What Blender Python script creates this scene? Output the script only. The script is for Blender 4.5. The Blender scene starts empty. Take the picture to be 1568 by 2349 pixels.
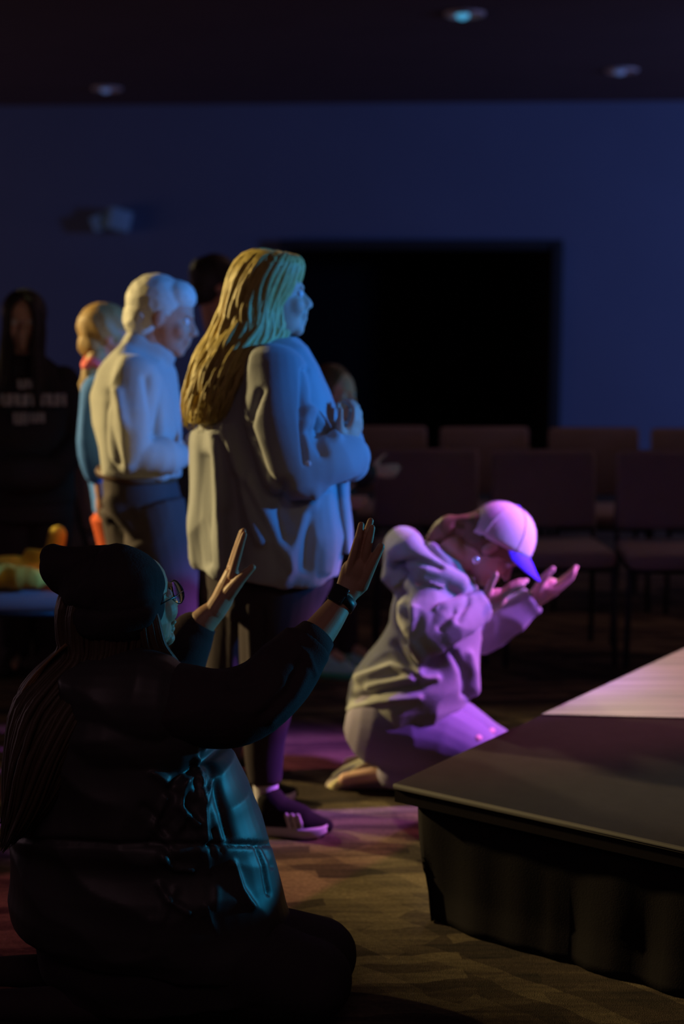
import bpy, math, random
import numpy as np
from mathutils import Vector, Matrix
random.seed(7); RNG = np.random.RandomState(7)
S = bpy.context.scene
COL = S.collection

# ------------------------------------------------------------------ camera
FPX, CXP, CYP, HC, PITCH = 3500.0, 784.0, 1174.5, 1.5, math.radians(8.04)
cd = bpy.data.cameras.new('camera'); cam = bpy.data.objects.new('camera', cd); COL.objects.link(cam)
cam.location = (0, 0, HC); cam.rotation_euler = (math.pi/2 - PITCH, 0, 0)
cd.sensor_fit = 'VERTICAL'; cd.sensor_height = 36.0; cd.sensor_width = 24.0
cd.lens = FPX/2349*36.0
cd.clip_start = 0.05; cd.clip_end = 100
cd.dof.use_dof = True; cd.dof.focus_distance = 3.12; cd.dof.aperture_fstop = 1.9
S.camera = cam

# ------------------------------------------------------------------ world, exposure
w = bpy.data.worlds.new('world'); S.world = w; w.use_nodes = True
bg = w.node_tree.nodes['Background']; bg.inputs[0].default_value = (1.0, 0.62, 0.72, 1); bg.inputs[1].default_value = 0.013
S.view_settings.view_transform = 'Standard'; S.view_settings.look = 'None'
S.view_settings.exposure = 0.0; S.view_settings.gamma = 1.0; S.view_settings.use_curve_mapping = False

# ------------------------------------------------------------------ stage lights and added fill lights (all outside the frame)
def spot(name, loc, aim, power, color, deg, blend=0.4, size=0.12):
    l = bpy.data.lights.new(name, 'SPOT'); l.energy = power; l.color = color
    l.spot_size = math.radians(deg); l.spot_blend = blend; l.shadow_soft_size = size
    o = bpy.data.objects.new(name, l); COL.objects.link(o); o.location = loc
    o.rotation_euler = (Vector(aim)-Vector(loc)).to_track_quat('-Z', 'Y').to_euler()
    return o
spot('warm_side_spot', (-5.7, 6.5, 2.95), (0.10, 4.42, 0.80), 2400, (1.0, 0.76, 0.32), 23, 0.65)
spot('blue_stage_spot', (5.6, 3.9, 2.2), (-0.45, 4.7, 1.12), 2000, (0.02, 0.27, 1.0), 16.5, 0.6)
spot('purple_stage_spot', (3.9, 4.55, 3.0), (0.62, 4.6, 0.72), 2500, (0.42, 0.13, 1.0), 14.5, 0.5)
spot('cyan_stage_spot', (3.9, 4.7, 0.80), (-0.10, 3.07, 0.72), 290, (0.01, 0.54, 1.0), 17, 0.6)
spot('magenta_stage_spot', (4.0, 5.6, 3.0), (0.65, 4.45, 0.4), 640, (1.0, 0.22, 0.36), 21, 0.6)
spot('hand_fill_spot', (-2.2, 0.6, 2.8), (-0.02, 3.15, 1.34), 8, (1.0, 0.36, 0.16), 9, 0.6)  # added narrow fill that warms the raised hands, no real fixture
spot('kneeler_fill_spot', (0.9, 1.0, 3.0), (0.02, 4.5, 0.62), 26, (1.0, 0.85, 0.60), 11, 0.6)  # added front fill on the kneeling figure in the cap
spot('warm_back_spot', (-2.2, 8.3, 2.95), (0.10, 4.5, 0.52), 560, (1.0, 0.80, 0.40), 11.5, 0.4)  # added warm lamp, aimed between the figures at the kneeling figure's back
spot('rear_stage_fill', (1.6, 8.6, 3.0), (1.05, 4.75, 0.35), 260, (1.0, 0.84, 0.66), 19, 0.6)  # added lamp that brightens the pale rear stage
spot('child_face_fill', (4.5, 4.4, 2.0), (-0.03, 6.0, 1.02), 150, (0.05, 0.60, 1.0), 8, 0.6)  # added narrow lamp that tints the small child's face teal
def soft(name, loc, aim, power, color, sx, sy):
    l = bpy.data.lights.new(name, 'AREA'); l.shape = 'RECTANGLE'; l.size = sx; l.size_y = sy; l.energy = power; l.color = color
    o = bpy.data.objects.new(name, l); COL.objects.link(o); o.location = loc
    o.rotation_euler = (Vector(aim)-Vector(loc)).to_track_quat('-Z', 'Y').to_euler()
soft('front_fill', (-.5, .2, 3.0), (-.1, 3.6, .9), 3.6, (1.0, .58, .66), 1.4, 1.0)  # invented soft fill behind the camera, lifts the foreground blacks
soft('rear_row_fill', (1.4, 7.4, 3.1), (1.4, 6.6, 0), 5, (1.0, .55, .50), 2.6, .2)  # added soft fill from above for the chair tops and seats
soft('left_side_fill', (-7.6, 9.5, 1.2), (0, 9.5, 2.6), 26, (1.0, .62, .72), 8, 1.5)  # added side fill that lifts the dark ceiling and far wall
soft('right_side_fill', (7.6, 9.5, 1.2), (0, 9.5, 2.6), 26, (1.0, .62, .72), 8, 1.5)  # matching added fill from the other side
spot('blue_wall_wash', (6.5, 7.5, 2.2), (2.4, 14.0, 1.2), 460, (0.11, 0.26, 0.9), 125, 1.0, 0.4)

# ------------------------------------------------------------------ helpers
CT, ST = math.cos(PITCH), math.sin(PITCH)
def P(u, v, Y):
    """world point seen at photo pixel (u, v) that stands Y metres in front of the camera"""
    x, y = (u-CXP)/FPX, (CYP-v)/FPX
    d = np.array([x, CT + y*ST, -ST + y*CT])
    k = Y/d[1]
    return np.array([0, 0, HC]) + d*k
def A(*a): return np.array(a, dtype=float)
def unit(v): v = np.asarray(v, float); return v/max(1e-9, np.linalg.norm(v))
def scale_at(v, Y):
    return np.linalg.norm(P(CXP+1, v, Y)-P(CXP, v, Y))   # metres per pixel

MATS = {}
def mat(name, color, rough=0.8, bump=0.0, bscale=300, var=0.12, vscale=9, metal=0.0, spec=0.3, sheen=0.0,
        coat=0.0, emit=None, estr=0.0, alpha=None, trans=0.0, sss=0.0, weave=False):
    if name in MATS: return MATS[name]
    m = bpy.data.materials.new(name); m.use_nodes = True; nt = m.node_tree
    b = nt.nodes['Principled BSDF']
    tc = nt.nodes.new('ShaderNodeTexCoord')
    nz = nt.nodes.new('ShaderNodeTexNoise'); nz.inputs['Scale'].default_value = vscale; nz.inputs['Detail'].default_value = 5
    nt.links.new(tc.outputs['Object'], nz.inputs['Vector'])
    mx = nt.nodes.new('ShaderNodeMix'); mx.data_type = 'RGBA'
    mx.inputs[6].default_value = tuple(c*(1-var) for c in color)+(1,)
    mx.inputs[7].default_value = tuple(min(1, c*(1+var)) for c in color)+(1,)
    nt.links.new(nz.outputs['Fac'], mx.inputs[0]); nt.links.new(mx.outputs[2], b.inputs['Base Color'])
    b.inputs['Roughness'].default_value = rough; b.inputs['Metallic'].default_value = metal
    b.inputs['Specular IOR Level'].default_value = spec
    if sheen: b.inputs['Sheen Weight'].default_value = sheen; b.inputs['Sheen Roughness'].default_value = 0.5
    if coat: b.inputs['Coat Weight'].default_value = coat; b.inputs['Coat Roughness'].default_value = 0.25
    if trans: b.inputs['Transmission Weight'].default_value = trans
    if sss:
        b.inputs['Subsurface Weight'].default_value = sss; b.inputs['Subsurface Radius'].default_value = (0.01, 0.004, 0.002)
        b.inputs['Subsurface Scale'].default_value = 1.0
    if emit: b.inputs['Emission Color'].default_value = tuple(emit)+(1,); b.inputs['Emission Strength'].default_value = estr
    if bump:
        n2 = nt.nodes.new('ShaderNodeTexNoise'); n2.inputs['Scale'].default_value = bscale; n2.inputs['Detail'].default_value = 3
        nt.links.new(tc.outputs['Object'], n2.inputs['Vector'])
        bp = nt.nodes.new('ShaderNodeBump'); bp.inputs['Strength'].default_value = bump; bp.inputs['Distance'].default_value = 0.002
        nt.links.new(n2.outputs['Fac'], bp.inputs['Height']); nt.links.new(bp.outputs['Normal'], b.inputs['Normal'])
    MATS[name] = m; return m

def tag(o, label=None, cat=None, group=None, kind=None):
    if label: o['label'] = label
    if cat: o['category'] = cat
    if group: o['group'] = group
    if kind: o['kind'] = kind
    return o
def empty(name, loc, label, cat, group=None, rz=0):
    o = bpy.data.objects.new(name, None); COL.objects.link(o); o.location = tuple(float(c) for c in loc); o.rotation_euler = (0, 0, rz)
    o.empty_display_size = 0.1
    return tag(o, label, cat, group)
def link(name, me, m, parent=None, world=True):
    o = bpy.data.objects.new(name, me); COL.objects.link(o)
    if m: me.materials.append(m)
    if parent is not None:
        o.parent = parent
        if world:      # mesh data are in world space: shift them so the child sits at its parent's origin
            root = parent
            off = Vector((0, 0, 0))
            while root is not None: off += root.location; root = root.parent
            me.transform(Matrix.Translation(-off))
    return o
def smooth(me):
    me.polygons.foreach_set('use_smooth', [True]*len(me.polygons)); me.update()

class Soup:
    def __init__(s): s.V = []; s.F = []; s.n = 0
    def add(s, V, F):
        s.V.append(np.asarray(V, float)); s.F += [tuple(i+s.n for i in f) for f in F]; s.n += len(V); return s
    def rings(s, R, cap=True, round_=False):
        """R = list of rings (k x 3 arrays)"""
        k = len(R[0]); V = np.concatenate(R); F = []
        for i in range(len(R)-1):
            for j in range(k):
                F.append((i*k+j, i*k+(j+1) % k, (i+1)*k+(j+1) % k, (i+1)*k+j))
        if cap:
            F.append(tuple(range(k-1, -1, -1))); F.append(tuple((len(R)-1)*k+j for j in range(k)))
        return s.add(V, F)
    def ring_tube(s, C, Av, Bv, k=24, power=1.0, cap_round=(0, 0), wob=None):
        """centres, half axis vectors"""
        th = np.linspace(0, 2*math.pi, k, endpoint=False)
        c, sn = np.cos(th), np.sin(th)
        c = np.sign(c)*np.abs(c)**power; sn = np.sign(sn)*np.abs(sn)**power
        C = [np.asarray(x, float) for x in C]; Av = [np.asarray(x, float) for x in Av]; Bv = [np.asarray(x, float) for x in Bv]
        def endc(i, j, amt):
            out = []
            d = unit(C[i]-C[j]); r = amt
            for q in (0.35, 0.65, 0.87, 0.98):
                out.append((C[i]+d*r*q, Av[i]*math.sqrt(1-q*q), Bv[i]*math.sqrt(1-q*q)))
            return out
        L = [(C[i], Av[i], Bv[i]) for i in range(len(C))]
        if cap_round[0]: L = endc(0, 1, cap_round[0])[::-1]+L
        if cap_round[1]: L = L+endc(-1, -2, cap_round[1])
        R = []
        for i, (cc, a, b) in enumerate(L):
            m = 1 if wob is None else (1+wob(th, i/(len(L)-1)))[:, None]
            R.append(cc+(np.outer(c, a)+np.outer(sn, b))*m)
        return s.rings(R)
    def limb(s, pts, rad, k=14, flat=None, side=None, rounded=True, sub=1):
        """round tapered tube through points; flat = (ratio) squeeze perpendicular to side"""
        pts = [np.asarray(p, float) for p in pts]; rad = list(rad)
        if sub > 1:
            pts, rad = spline(pts, rad, sub)
        n = len(pts); C = []; Av = []; Bv = []
        prev = None
        for i in range(n):
            t = unit(pts[min(i+1, n-1)]-pts[max(i-1, 0)])
            if side is not None: a = np.asarray(side, float)
            elif prev is not None: a = prev
            else: a = A(0, 0, 1) if abs(t[2]) < 0.8 else A(1, 0, 0)
            a = unit(a-t*np.dot(a, t)); prev = a; b = np.cross(t, a)
            C.append(pts[i]); Av.append(a*rad[i]); Bv.append(b*rad[i]*(flat or 1))
        cr = (rad[0], rad[-1]) if rounded else (0, 0)
        return s.ring_tube(C, Av, Bv, k, cap_round=cr)
    def ball(s, c, r, M=None, k=16):
        r = np.array([r, r, r]) if np.isscalar(r) else np.asarray(r, float)
        M = np.eye(3) if M is None else np.asarray(M)
        V = []; F = []; h = k//2
        V.append((0, 0, 1))
        for i in range(1, h):
            ph = math.pi*i/h
            for j in range(k):
                th = 2*math.pi*j/k; V.append((math.sin(ph)*math.cos(th), math.sin(ph)*math.sin(th), math.cos(ph)))
        V.append((0, 0, -1)); last = len(V)-1
        for j in range(k): F.append((0, 1+j, 1+(j+1) % k)); F.append((last, last-k+(j+1) % k, last-k+j))
        for i in range(h-2):
            for j in range(k):
                a = 1+i*k+j; b = 1+i*k+(j+1) % k; F.append((a, a+k, b+k, b))
        return s.add((np.array(V)*r)@M.T+np.asarray(c, float), F)
    def box(s, c, h, M=None, bev=0.0):
        h = np.asarray(h, float); M = np.eye(3) if M is None else np.asarray(M)
        k = 16; R = []
        def sect(inset, z):
            hx, hy = h[0]-inset, h[1]-inset; r = max(1e-4, bev)
            P4 = []
            for q, (sx, sy) in enumerate(((1, 1), (-1, 1), (-1, -1), (1, -1))):
                for t in range(4):
                    a = math.pi/2*q+math.pi/2*t/3
                    P4.append((sx*(hx-r)+r*math.cos(a), sy*(hy-r)+r*math.sin(a), z))
            return np.array(P4)
        if bev:
            LV = [(bev, -h[2]), (bev*.3, -h[2]+bev*.3), (0, -h[2]+bev), (0, h[2]-bev), (bev*.3, h[2]-bev*.3), (bev, h[2])]
        else: LV = [(0, -h[2]), (0, h[2])]
        for ins, z in LV: R.append(sect(ins, z)@M.T+np.asarray(c, float))
        return s.rings(R)
    def mesh(s, name):
        me = bpy.data.meshes.new(name); me.from_pydata(np.concatenate(s.V).tolist(), [], s.F); me.update(); return me
    def raw(s, name, m, parent=None, sm=True):
        me = s.mesh(name)
        if sm: smooth(me)
        return link(name, me, m, parent)
    def skin(s, name, m, parent=None, voxel=0.006, it=4, fn=None, fac=0.5):
        """voxel union into one continuous surface, relaxed, then displaced along its normals by fn(points, normals)"""
        me = s.mesh(name); o = bpy.data.objects.new('tmp', me); COL.objects.link(o)
        r = o.modifiers.new('r', 'REMESH'); r.mode = 'VOXEL'; r.voxel_size = voxel; r.use_smooth_shade = True
        if it: q = o.modifiers.new('s', 'SMOOTH'); q.factor = fac; q.iterations = it
        dg = bpy.context.evaluated_depsgraph_get(); dg.update()
        me2 = bpy.data.meshes.new_from_object(o.evaluated_get(dg)); bpy.data.objects.remove(o); bpy.data.meshes.remove(me)
        me2.name = name
        if fn is not None:
            n = len(me2.vertices); co = np.zeros(n*3); no = np.zeros(n*3)
            me2.vertices.foreach_get('co', co); me2.vertex_normals.foreach_get('vector', no)
            co = co.reshape(-1, 3); no = no.reshape(-1, 3)
            d = fn(co, no); co = co+no*d[:, None]
            me2.vertices.foreach_set('co', co.ravel()); me2.update()
        smooth(me2)
        return link(name, me2, m, parent)

def spline(pts, rad, sub):
    n = len(pts); op = []; orr = []
    for i in range(n-1):
        p0, p1, p2, p3 = pts[max(i-1, 0)], pts[i], pts[i+1], pts[min(i+2, n-1)]
        for j in range(sub):
            t = j/sub
            op.append(0.5*((2*p1)+(p2-p0)*t+(2*p0-5*p1+4*p2-p3)*t*t+(3*p1-p0-3*p2+p3)*t**3))
            orr.append(rad[i]*(1-t)+rad[i+1]*t)
    op.append(pts[-1]); orr.append(rad[-1]); return op, orr
def ridge(co, pts, w, a):
    """displacement of a soft ridge (a>0) or crease (a<0) along a polyline"""
    best = np.full(len(co), 1e9)
    for p, q in zip(pts[:-1], pts[1:]):
        p, q = np.asarray(p), np.asarray(q); d = q-p; L = max(1e-9, d@d)
        t = np.clip(((co-p)@d)/L, 0, 1)
        best = np.minimum(best, np.sum((co-(p+t[:, None]*d))**2, 1))
    return a*np.exp(-best/(w*w))
def waves(seed, n=10, fmin=8, fmax=30, stretch=(1, 1, 1)):
    r = np.random.RandomState(seed); K = r.normal(size=(n, 3)); K /= np.linalg.norm(K, axis=1)[:, None]
    K *= r.uniform(fmin, fmax, n)[:, None]; K *= np.array(stretch); ph = r.uniform(0, 6.28, n)
    def f(co):
        warp = 0.6*np.sin(co@K[0]*.5+ph[0])[:, None]
        s_ = np.sin(co@K.T+ph+warp).sum(1)/math.sqrt(n)
        return s_
    return f
def vridge(co, no, pts, w, a):
    """ridge on the side of a garment that faces the hall: distances are taken across the line of sight"""
    def pr(q):
        q = np.atleast_2d(q)-A(0, 0, HC); dep = q[:, 1]*CT-q[:, 2]*ST; return np.stack([q[:, 0]/dep, (q[:, 1]*ST+q[:, 2]*CT)/dep], 1), dep
    c2, dep = pr(co); p2, pd = pr(np.array(pts)); best = np.full(len(co), 1e9)
    for p, q in zip(p2[:-1], p2[1:]):
        d = q-p; L = max(1e-12, d@d); t = np.clip(((c2-p)@d)/L, 0, 1); best = np.minimum(best, np.sum((c2-(p+t[:, None]*d))**2, 1))
    near = (no[:, 1] < .25) & (np.abs(dep-pd.mean()) < .3)
    return np.where(near, a*np.exp(-best*pd.mean()**2/(w*w)), 0)
def folds(seed, amp, fmin=8, fmax=28, stretch=(1, 1, 1), sharp=True, extra=()):
    f = waves(seed, 9, fmin, fmax, stretch)
    def g(co, no):
        x = f(co)
        d = amp*(1-np.abs(x)*1.1) if sharp else amp*x
        for pts, w_, a in extra: d = d+vridge(co, no, pts, w_, a)
        return d
    return g
def pl(Y, *uv):
    """polyline in the place: pixels with one distance or (u, v, Y) triples"""
    return [P(q[0], q[1], q[2] if len(q) > 2 else Y) for q in uv]
def surf(o, u, v):
    """where the sight line through a photo pixel meets the built surface o: point and normal in the place"""
    from mathutils.bvhtree import BVHTree
    off = Vector((0, 0, 0)); q = o.parent
    while q is not None: off += q.location; q = q.parent
    t = BVHTree.FromPolygons([w_.co+off for w_ in o.data.vertices], [tuple(p.vertices) for p in o.data.polygons])
    d = Vector(P(u, v, 1.0))-Vector((0, 0, HC)); h = t.ray_cast(Vector((0, 0, HC)), d.normalized())
    return None if h[0] is None else (np.array(h[0]), np.array(h[1]))
def outline(rows, Y, k=36, power=0.92, wob=None, soup=None, cap_round=(0, 0)):
    """garment volume: rows (uL, vL, uR, vR, half_depth[, Ycentre])"""
    s = soup or Soup(); C = []; Av = []; Bv = []
    for r in rows:
        y = r[5] if len(r) > 5 else Y
        a, b = P(r[0], r[1], y), P(r[2], r[3], y)
        C.append((a+b)/2); Av.append((b-a)/2); Bv.append(A(0, r[4], 0))
    return s.ring_tube(C, Av, Bv, k, power, wob=wob, cap_round=cap_round)

SKIN = mat('skin_pale', (0.62, 0.37, 0.26), 0.55, 0.15, 500, 0.08, 30, spec=0.35, sss=0.15)
SKIN2 = mat('skin_ruddy', (0.55, 0.27, 0.18), 0.55, 0.15, 500, 0.1, 30, spec=0.35, sss=0.15)
EYE = mat('eyeball', (0.7, 0.68, 0.66), 0.2, spec=0.5)

def basis(f, up):
    f = unit(f); up = unit(np.asarray(up, float)-f*np.dot(up, f)); l = np.cross(up, f)
    return np.stack([f, l, up], 1)     # columns: forward, left, up
class Head:
    def __init__(s, c, f, up, k=1.0, ears=True):
        s.ears = ears; s.c = np.asarray(c, float); s.M = basis(f, up); s.k = k
    def w(s, x, y, z): return s.c+s.M@(np.array([x, y, z])*s.k)
    def shape(s, S_, neck=None, nr=0.055):
        k = s.k; M = s.M
        def e(c, r, kk=16): S_.ball(s.w(*c), np.array(r)*k, M, kk)
        e((-.014, 0, .03), (.098, .077, .086), 24)
        e((.028, 0, .035), (.062, .064, .066), 20)
        e((.025, 0, -.025), (.064, .060, .076), 20)
        e((.032, 0, -.066), (.052, .046, .042)); e((.070, 0, -.092), (.021, .026, .018))
        e((.082, 0, .020), (.015, .046, .011))
        for q in (-1, 1):
            e((.058, q*.036, -.025), (.03, .024, .03)); e((.1, q*.0105, -.030), (.010, .008, .008))
            if s.ears: S_.ball(s.w(-.008, q*.076, -.004), np.array((.019, .008, .033))*k, M@rot3(0, q*.0, .0))
        S_.limb([s.w(.086, 0, .016), s.w(.098, 0, -.006), s.w(.110, 0, -.026)], [.007*k, .009*k, .0115*k], 10)
        e((.091, 0, -.050), (.014, .023, .0065)); e((.090, 0, -.0635), (.0135, .019, .0075)); e((.082, 0, -.075), (.014, .02, .012))
        if neck is not None:
            S_.limb([s.w(-.022, 0, -.03), s.w(-.022, 0, -.08), neck], [nr*k*.95, nr*k*.92, nr*k*1.1], 18)
    def fn(s):
        def g(co, no):
            d = np.zeros(len(co))
            for q in (-1, 1):
                d += ridge(co, [s.w(.092, q*.02, .004), s.w(.085, q*.044, .003)], .012*s.k, -.009*s.k)
            d += ridge(co, [s.w(.106, -.02, -.0565), s.w(.106, .02, -.0565)], .0035*s.k, -.003*s.k)
            return d
        return g
    def eyes(s, parent):
        for q in (-1, 1):
            e = Soup().ball(s.w(.073, q*.032, .004), .0125*s.k).raw('eye', EYE, parent)
def rot3(a, b, c): return np.array(Matrix.Rotation(c, 3, 'Z')@Matrix.Rotation(b, 3, 'Y')@Matrix.Rotation(a, 3, 'X'))

def hand(S_, wrist, d, n, t, k=1.0, curl=(.25, .3, .2), spread=1.0, thumb=(.55, .75, .1), wr=.026):
    """wrist point, d towards the fingers, n out of the back of the hand, t towards the thumb"""
    d = unit(d); n = unit(np.asarray(n, float)-d*np.dot(n, d)); t = unit(np.asarray(t, float)-d*np.dot(t, d)-n*np.dot(t, n))
    w_ = np.asarray(wrist, float)
    def q(a, b, c): return w_+(d*a+t*b+n*c)*k
    M = np.stack([d, t, n], 1)
    S_.ball(q(.05, 0, -.002), np.array((.052, .038, .014))*k, M, 16)
    S_.limb([q(-.02, 0, 0), q(.02, 0, 0), q(.05, 0, 0)], [wr*k, .027*k, .026*k], 14, flat=.68, side=t)
    base = [(.088, .028, .075, .0088, .12), (.093, .009, .083, .009, .03), (.088, -.011, .076, .0086, -.05), (.078, -.029, .060, .0076, -.16)]
    for bx, bt, L, r, sp in base:
        S_.limb([q(.03, bt*.7, -.002), q(bx, bt, 0)], [.013*k, (r+.002)*k], 10)
        sp *= spread; p = q(bx, bt, 0); ang = 0; pts = [p]; dd = unit(d*math.cos(sp)+t*math.sin(sp))
        for seg, cu in zip((.45, .31, .24), curl):
            ang += cu; p = p+(dd*math.cos(ang)-n*math.sin(ang))*L*seg*k; pts.append(p)
        S_.limb(pts, [r*k*1.05, r*k, r*k*.92, r*k*.78], 10)
    td = unit(d*thumb[0]+t*thumb[1]-n*thumb[2])
    p0 = q(.018, .018, -.006); p1 = p0+td*.044*k; td2 = unit(td+d*.35); p2 = p1+td2*.034*k; td3 = unit(td2+d*.2); p3 = p2+td3*.026*k
    S_.limb([p0, p1, p2, p3], [.016*k, .0135*k, .0105*k, .0085*k], 12)

def body(root, H, J, hands, skinm, voxel=.006, rs=1.0, it=3, arm=1.0, extra_fn=None):
    """one continuous figure: trunk, limbs, neck, head and hands"""
    s = Soup(); H.shape(s, J['neck'])
    s.limb([J['pelvis'], J['waist'], J['chest'], J['neck']], [.10*rs, .085*rs, .10*rs, .05*rs], 20, flat=.7, side=unit(J['shl']-J['shr']))
    s.limb([J['shl'], J['chest']+A(0, 0, .06), J['shr']], [.045*rs, .055*rs, .045*rs], 14)
    for q in 'lr':
        s.limb([J['sh'+q], (J['sh'+q]+J['el'+q])/2, J['el'+q]], [.046*arm, .042*arm, .036*arm], 14)
        s.limb([J['el'+q], J['el'+q]*.65+J['wr'+q]*.35, J['wr'+q]], [.037*arm, .038*arm, .026*arm], 14)
        s.limb([J['hip'+q], (J['hip'+q]+J['kn'+q])/2, J['kn'+q]], [.058*rs, .055*rs, .044*rs], 14)
        s.limb([J['kn'+q], J['kn'+q]*.65+J['an'+q]*.35, J['an'+q]], [.05*rs, .051*rs, .034*rs], 14)
        s.limb([J['an'+q], J['toe'+q]], [.034*rs, .024*rs], 12)
    s.limb([J['hipl'], J['hipr']], [.06*rs, .06*rs], 14)
    for h in hands: h(s)
    hf = H.fn()
    def fn(co, no):
        d = hf(co, no)
        if extra_fn: d = d+extra_fn(co, no)
        return d
    return s.skin('body', skinm, root, voxel, it, fn)

def hair_shell(name, L, R, Y, b, m, parent, n=140, lr=.008, base=True, phi=(0, 2*math.pi), seed=1, jitter=.008, seg=14, wave=.004, Yo=None, shrink=.9, tl=(0.85, 1.0)):
    """long hair: locks laid over a shell whose left and right edges run along L and R"""
    r = random.Random(seed)
    Lp = np.array([P(u, v, Y) for u, v in L]); Rp = np.array([P(u, v, Y) for u, v in R])
    def samp(arr, t):
        arr = np.asarray(arr, float); x = t*(len(arr)-1); i = min(int(x), len(arr)-2); f = x-i
        p0, p1, p2, p3 = arr[max(i-1, 0)], arr[i], arr[i+1], arr[min(i+2, len(arr)-1)]
        return 0.5*((2*p1)+(p2-p0)*f+(2*p0-5*p1+4*p2-p3)*f*f+(3*p1-p0-3*p2+p3)*f**3)
    yo = Yo if Yo is not None else [0]*len(b)
    s = Soup()
    if base:
        C = []; Av = []; Bv = []
        for i in range(seg+1):
            t = i/seg*.96; l, q = samp(Lp, t), samp(Rp, t); bb = float(samp(b, t)); oo = float(samp(yo, t))
            C.append((l+q)/2+A(0, oo, 0)); Av.append((q-l)/2*shrink); Bv.append(A(0, bb*shrink, 0))
        s.ring_tube(C, Av, Bv, 24, cap_round=(.01, .01))
    for i in range(n):
        ph = r.uniform(*phi); t1 = r.uniform(*tl); t0 = r.uniform(0, .04); rr = lr*r.uniform(.5, 1.3); k = r.uniform(.9, 1.04)
        pts = []; rad = []; w0, w1 = r.uniform(0, 6), r.uniform(4, 9); dph = r.uniform(-.35, .35)
        for j in range(seg+1):
            t = t0+(t1-t0)*j/seg; l, q = samp(Lp, t), samp(Rp, t); bb = float(samp(b, t)); oo = float(samp(yo, t))
            p_ = ph+dph*t*t
            c = (l+q)/2+A(0, oo, 0)+(q-l)/2*math.cos(p_)*k+A(0, bb*math.sin(p_)*k, 0)
            c = c+A(1, .6, 0)*wave*math.sin(w0+w1*t*2)*min(1, t*2)
            pts.append(c); rad.append(rr*(1.0 if j < seg*.7 else max(.12, 1-(j-seg*.7)/(seg*.3))))
        s.limb(pts, rad, 6, rounded=False)
    return s.raw(name, m, parent)

# ------------------------------------------------------------------ setting
def carpet_mat():
    m = bpy.data.materials.new('carpet'); m.use_nodes = True; nt = m.node_tree; b = nt.nodes['Principled BSDF']
    N = nt.nodes.new; Lk = nt.links.new
    tc = N('ShaderNodeTexCoord')
    def pattern(ang, sx, sy, seedoff):
        mp = N('ShaderNodeMapping'); mp.inputs['Rotation'].default_value = (0, 0, ang); mp.inputs['Location'].default_value = (seedoff, seedoff*.7, 0)
        Lk(tc.outputs['Object'], mp.inputs[0])
        br = N('ShaderNodeTexBrick'); br.inputs['Scale'].default_value = 1.0; br.inputs['Brick Width'].default_value = sx; br.inputs['Row Height'].default_value = sy
        br.inputs['Mortar Size'].default_value = .0; br.inputs['Mortar Smooth'].default_value = .4
        br.offset = .37; br.inputs['Color1'].default_value = (0, 0, 0, 1); br.inputs['Color2'].default_value = (1, 1, 1, 1); br.inputs['Mortar'].default_value = (.0, .0, .0, 1)
        nz = N('ShaderNodeTexNoise'); nz.inputs['Scale'].default_value = 6; mm = N('ShaderNodeMix'); mm.data_type = 'VECTOR'; mm.inputs[0].default_value = .07
        Lk(mp.outputs[0], nz.inputs['Vector']); Lk(mp.outputs[0], mm.inputs[4]); Lk(nz.outputs['Color'], mm.inputs[5]); Lk(mm.outputs[1], br.inputs['Vector'])
        return br.outputs['Color']
    p1 = pattern(-.12, .40, .045, 0); p2 = pattern(.75, .36, .06, 3.3)
    mul = N('ShaderNodeMix'); mul.data_type = 'RGBA'; mul.blend_type = 'MIX'; mul.inputs[0].default_value = .38
    Lk(p1, mul.inputs[6]); Lk(p2, mul.inputs[7])
    nz = N('ShaderNodeTexNoise'); nz.inputs['Scale'].default_value = 90; nz.inputs['Detail'].default_value = 4; Lk(tc.outputs['Object'], nz.inputs['Vector'])
    mp2 = N('ShaderNodeMapping'); mp2.inputs['Rotation'].default_value = (0, 0, .25); mp2.inputs['Scale'].default_value = (2.2, 30, 1); Lk(tc.outputs['Object'], mp2.inputs[0])
    n2 = N('ShaderNodeTexNoise'); n2.inputs['Scale'].default_value = 1.6; n2.inputs['Detail'].default_value = 3; Lk(mp2.outputs[0], n2.inputs['Vector'])
    a2 = N('ShaderNodeMix'); a2.data_type = 'RGBA'; a2.inputs[0].default_value = .42; Lk(mul.outputs[2], a2.inputs[6]); Lk(n2.outputs['Fac'], a2.inputs[7])
    cr = N('ShaderNodeValToRGB'); e = cr.color_ramp.elements
    e[0].position = .18; e[0].color = (.03, .024, .024, 1); e[1].position = .8; e[1].color = (.30, .22, .13, 1)
    x = e.new(.42); x.color = (.10, .07, .05, 1); x = e.new(.58); x.color = (.20, .15, .09, 1)
    Lk(a2.outputs[2], cr.inputs[0])
    fm = N('ShaderNodeMix'); fm.data_type = 'RGBA'; fm.blend_type = 'MULTIPLY'; fm.inputs[0].default_value = .7
    Lk(cr.outputs[0], fm.inputs[6]); Lk(nz.outputs['Fac'], fm.inputs[7]); Lk(fm.outputs[2], b.inputs['Base Color'])
    b.inputs['Roughness'].default_value = .95; b.inputs['Specular IOR Level'].default_value = .1
    n3 = N('ShaderNodeTexNoise'); n3.inputs['Scale'].default_value = 350; Lk(tc.outputs['Object'], n3.inputs['Vector'])
    bp = N('ShaderNodeBump'); bp.inputs['Strength'].default_value = .6; bp.inputs['Distance'].default_value = .004
    Lk(n3.outputs['Fac'], bp.inputs['Height']); Lk(bp.outputs[0], b.inputs['Normal'])
    return m
def slab(name, x0, x1, y0, y1, z0, z1, m, parent=None):
    return tag(Soup().box(((x0+x1)/2, (y0+y1)/2, (z0+z1)/2), ((x1-x0)/2, (y1-y0)/2, (z1-z0)/2)).raw(name, m, parent, sm=False), kind='structure' if parent is None else None)
CARPET = carpet_mat()
WALL = mat('wall_paint', (0.16, 0.20, 0.30), .85, .1, 60, .08, 1.5)
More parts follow.
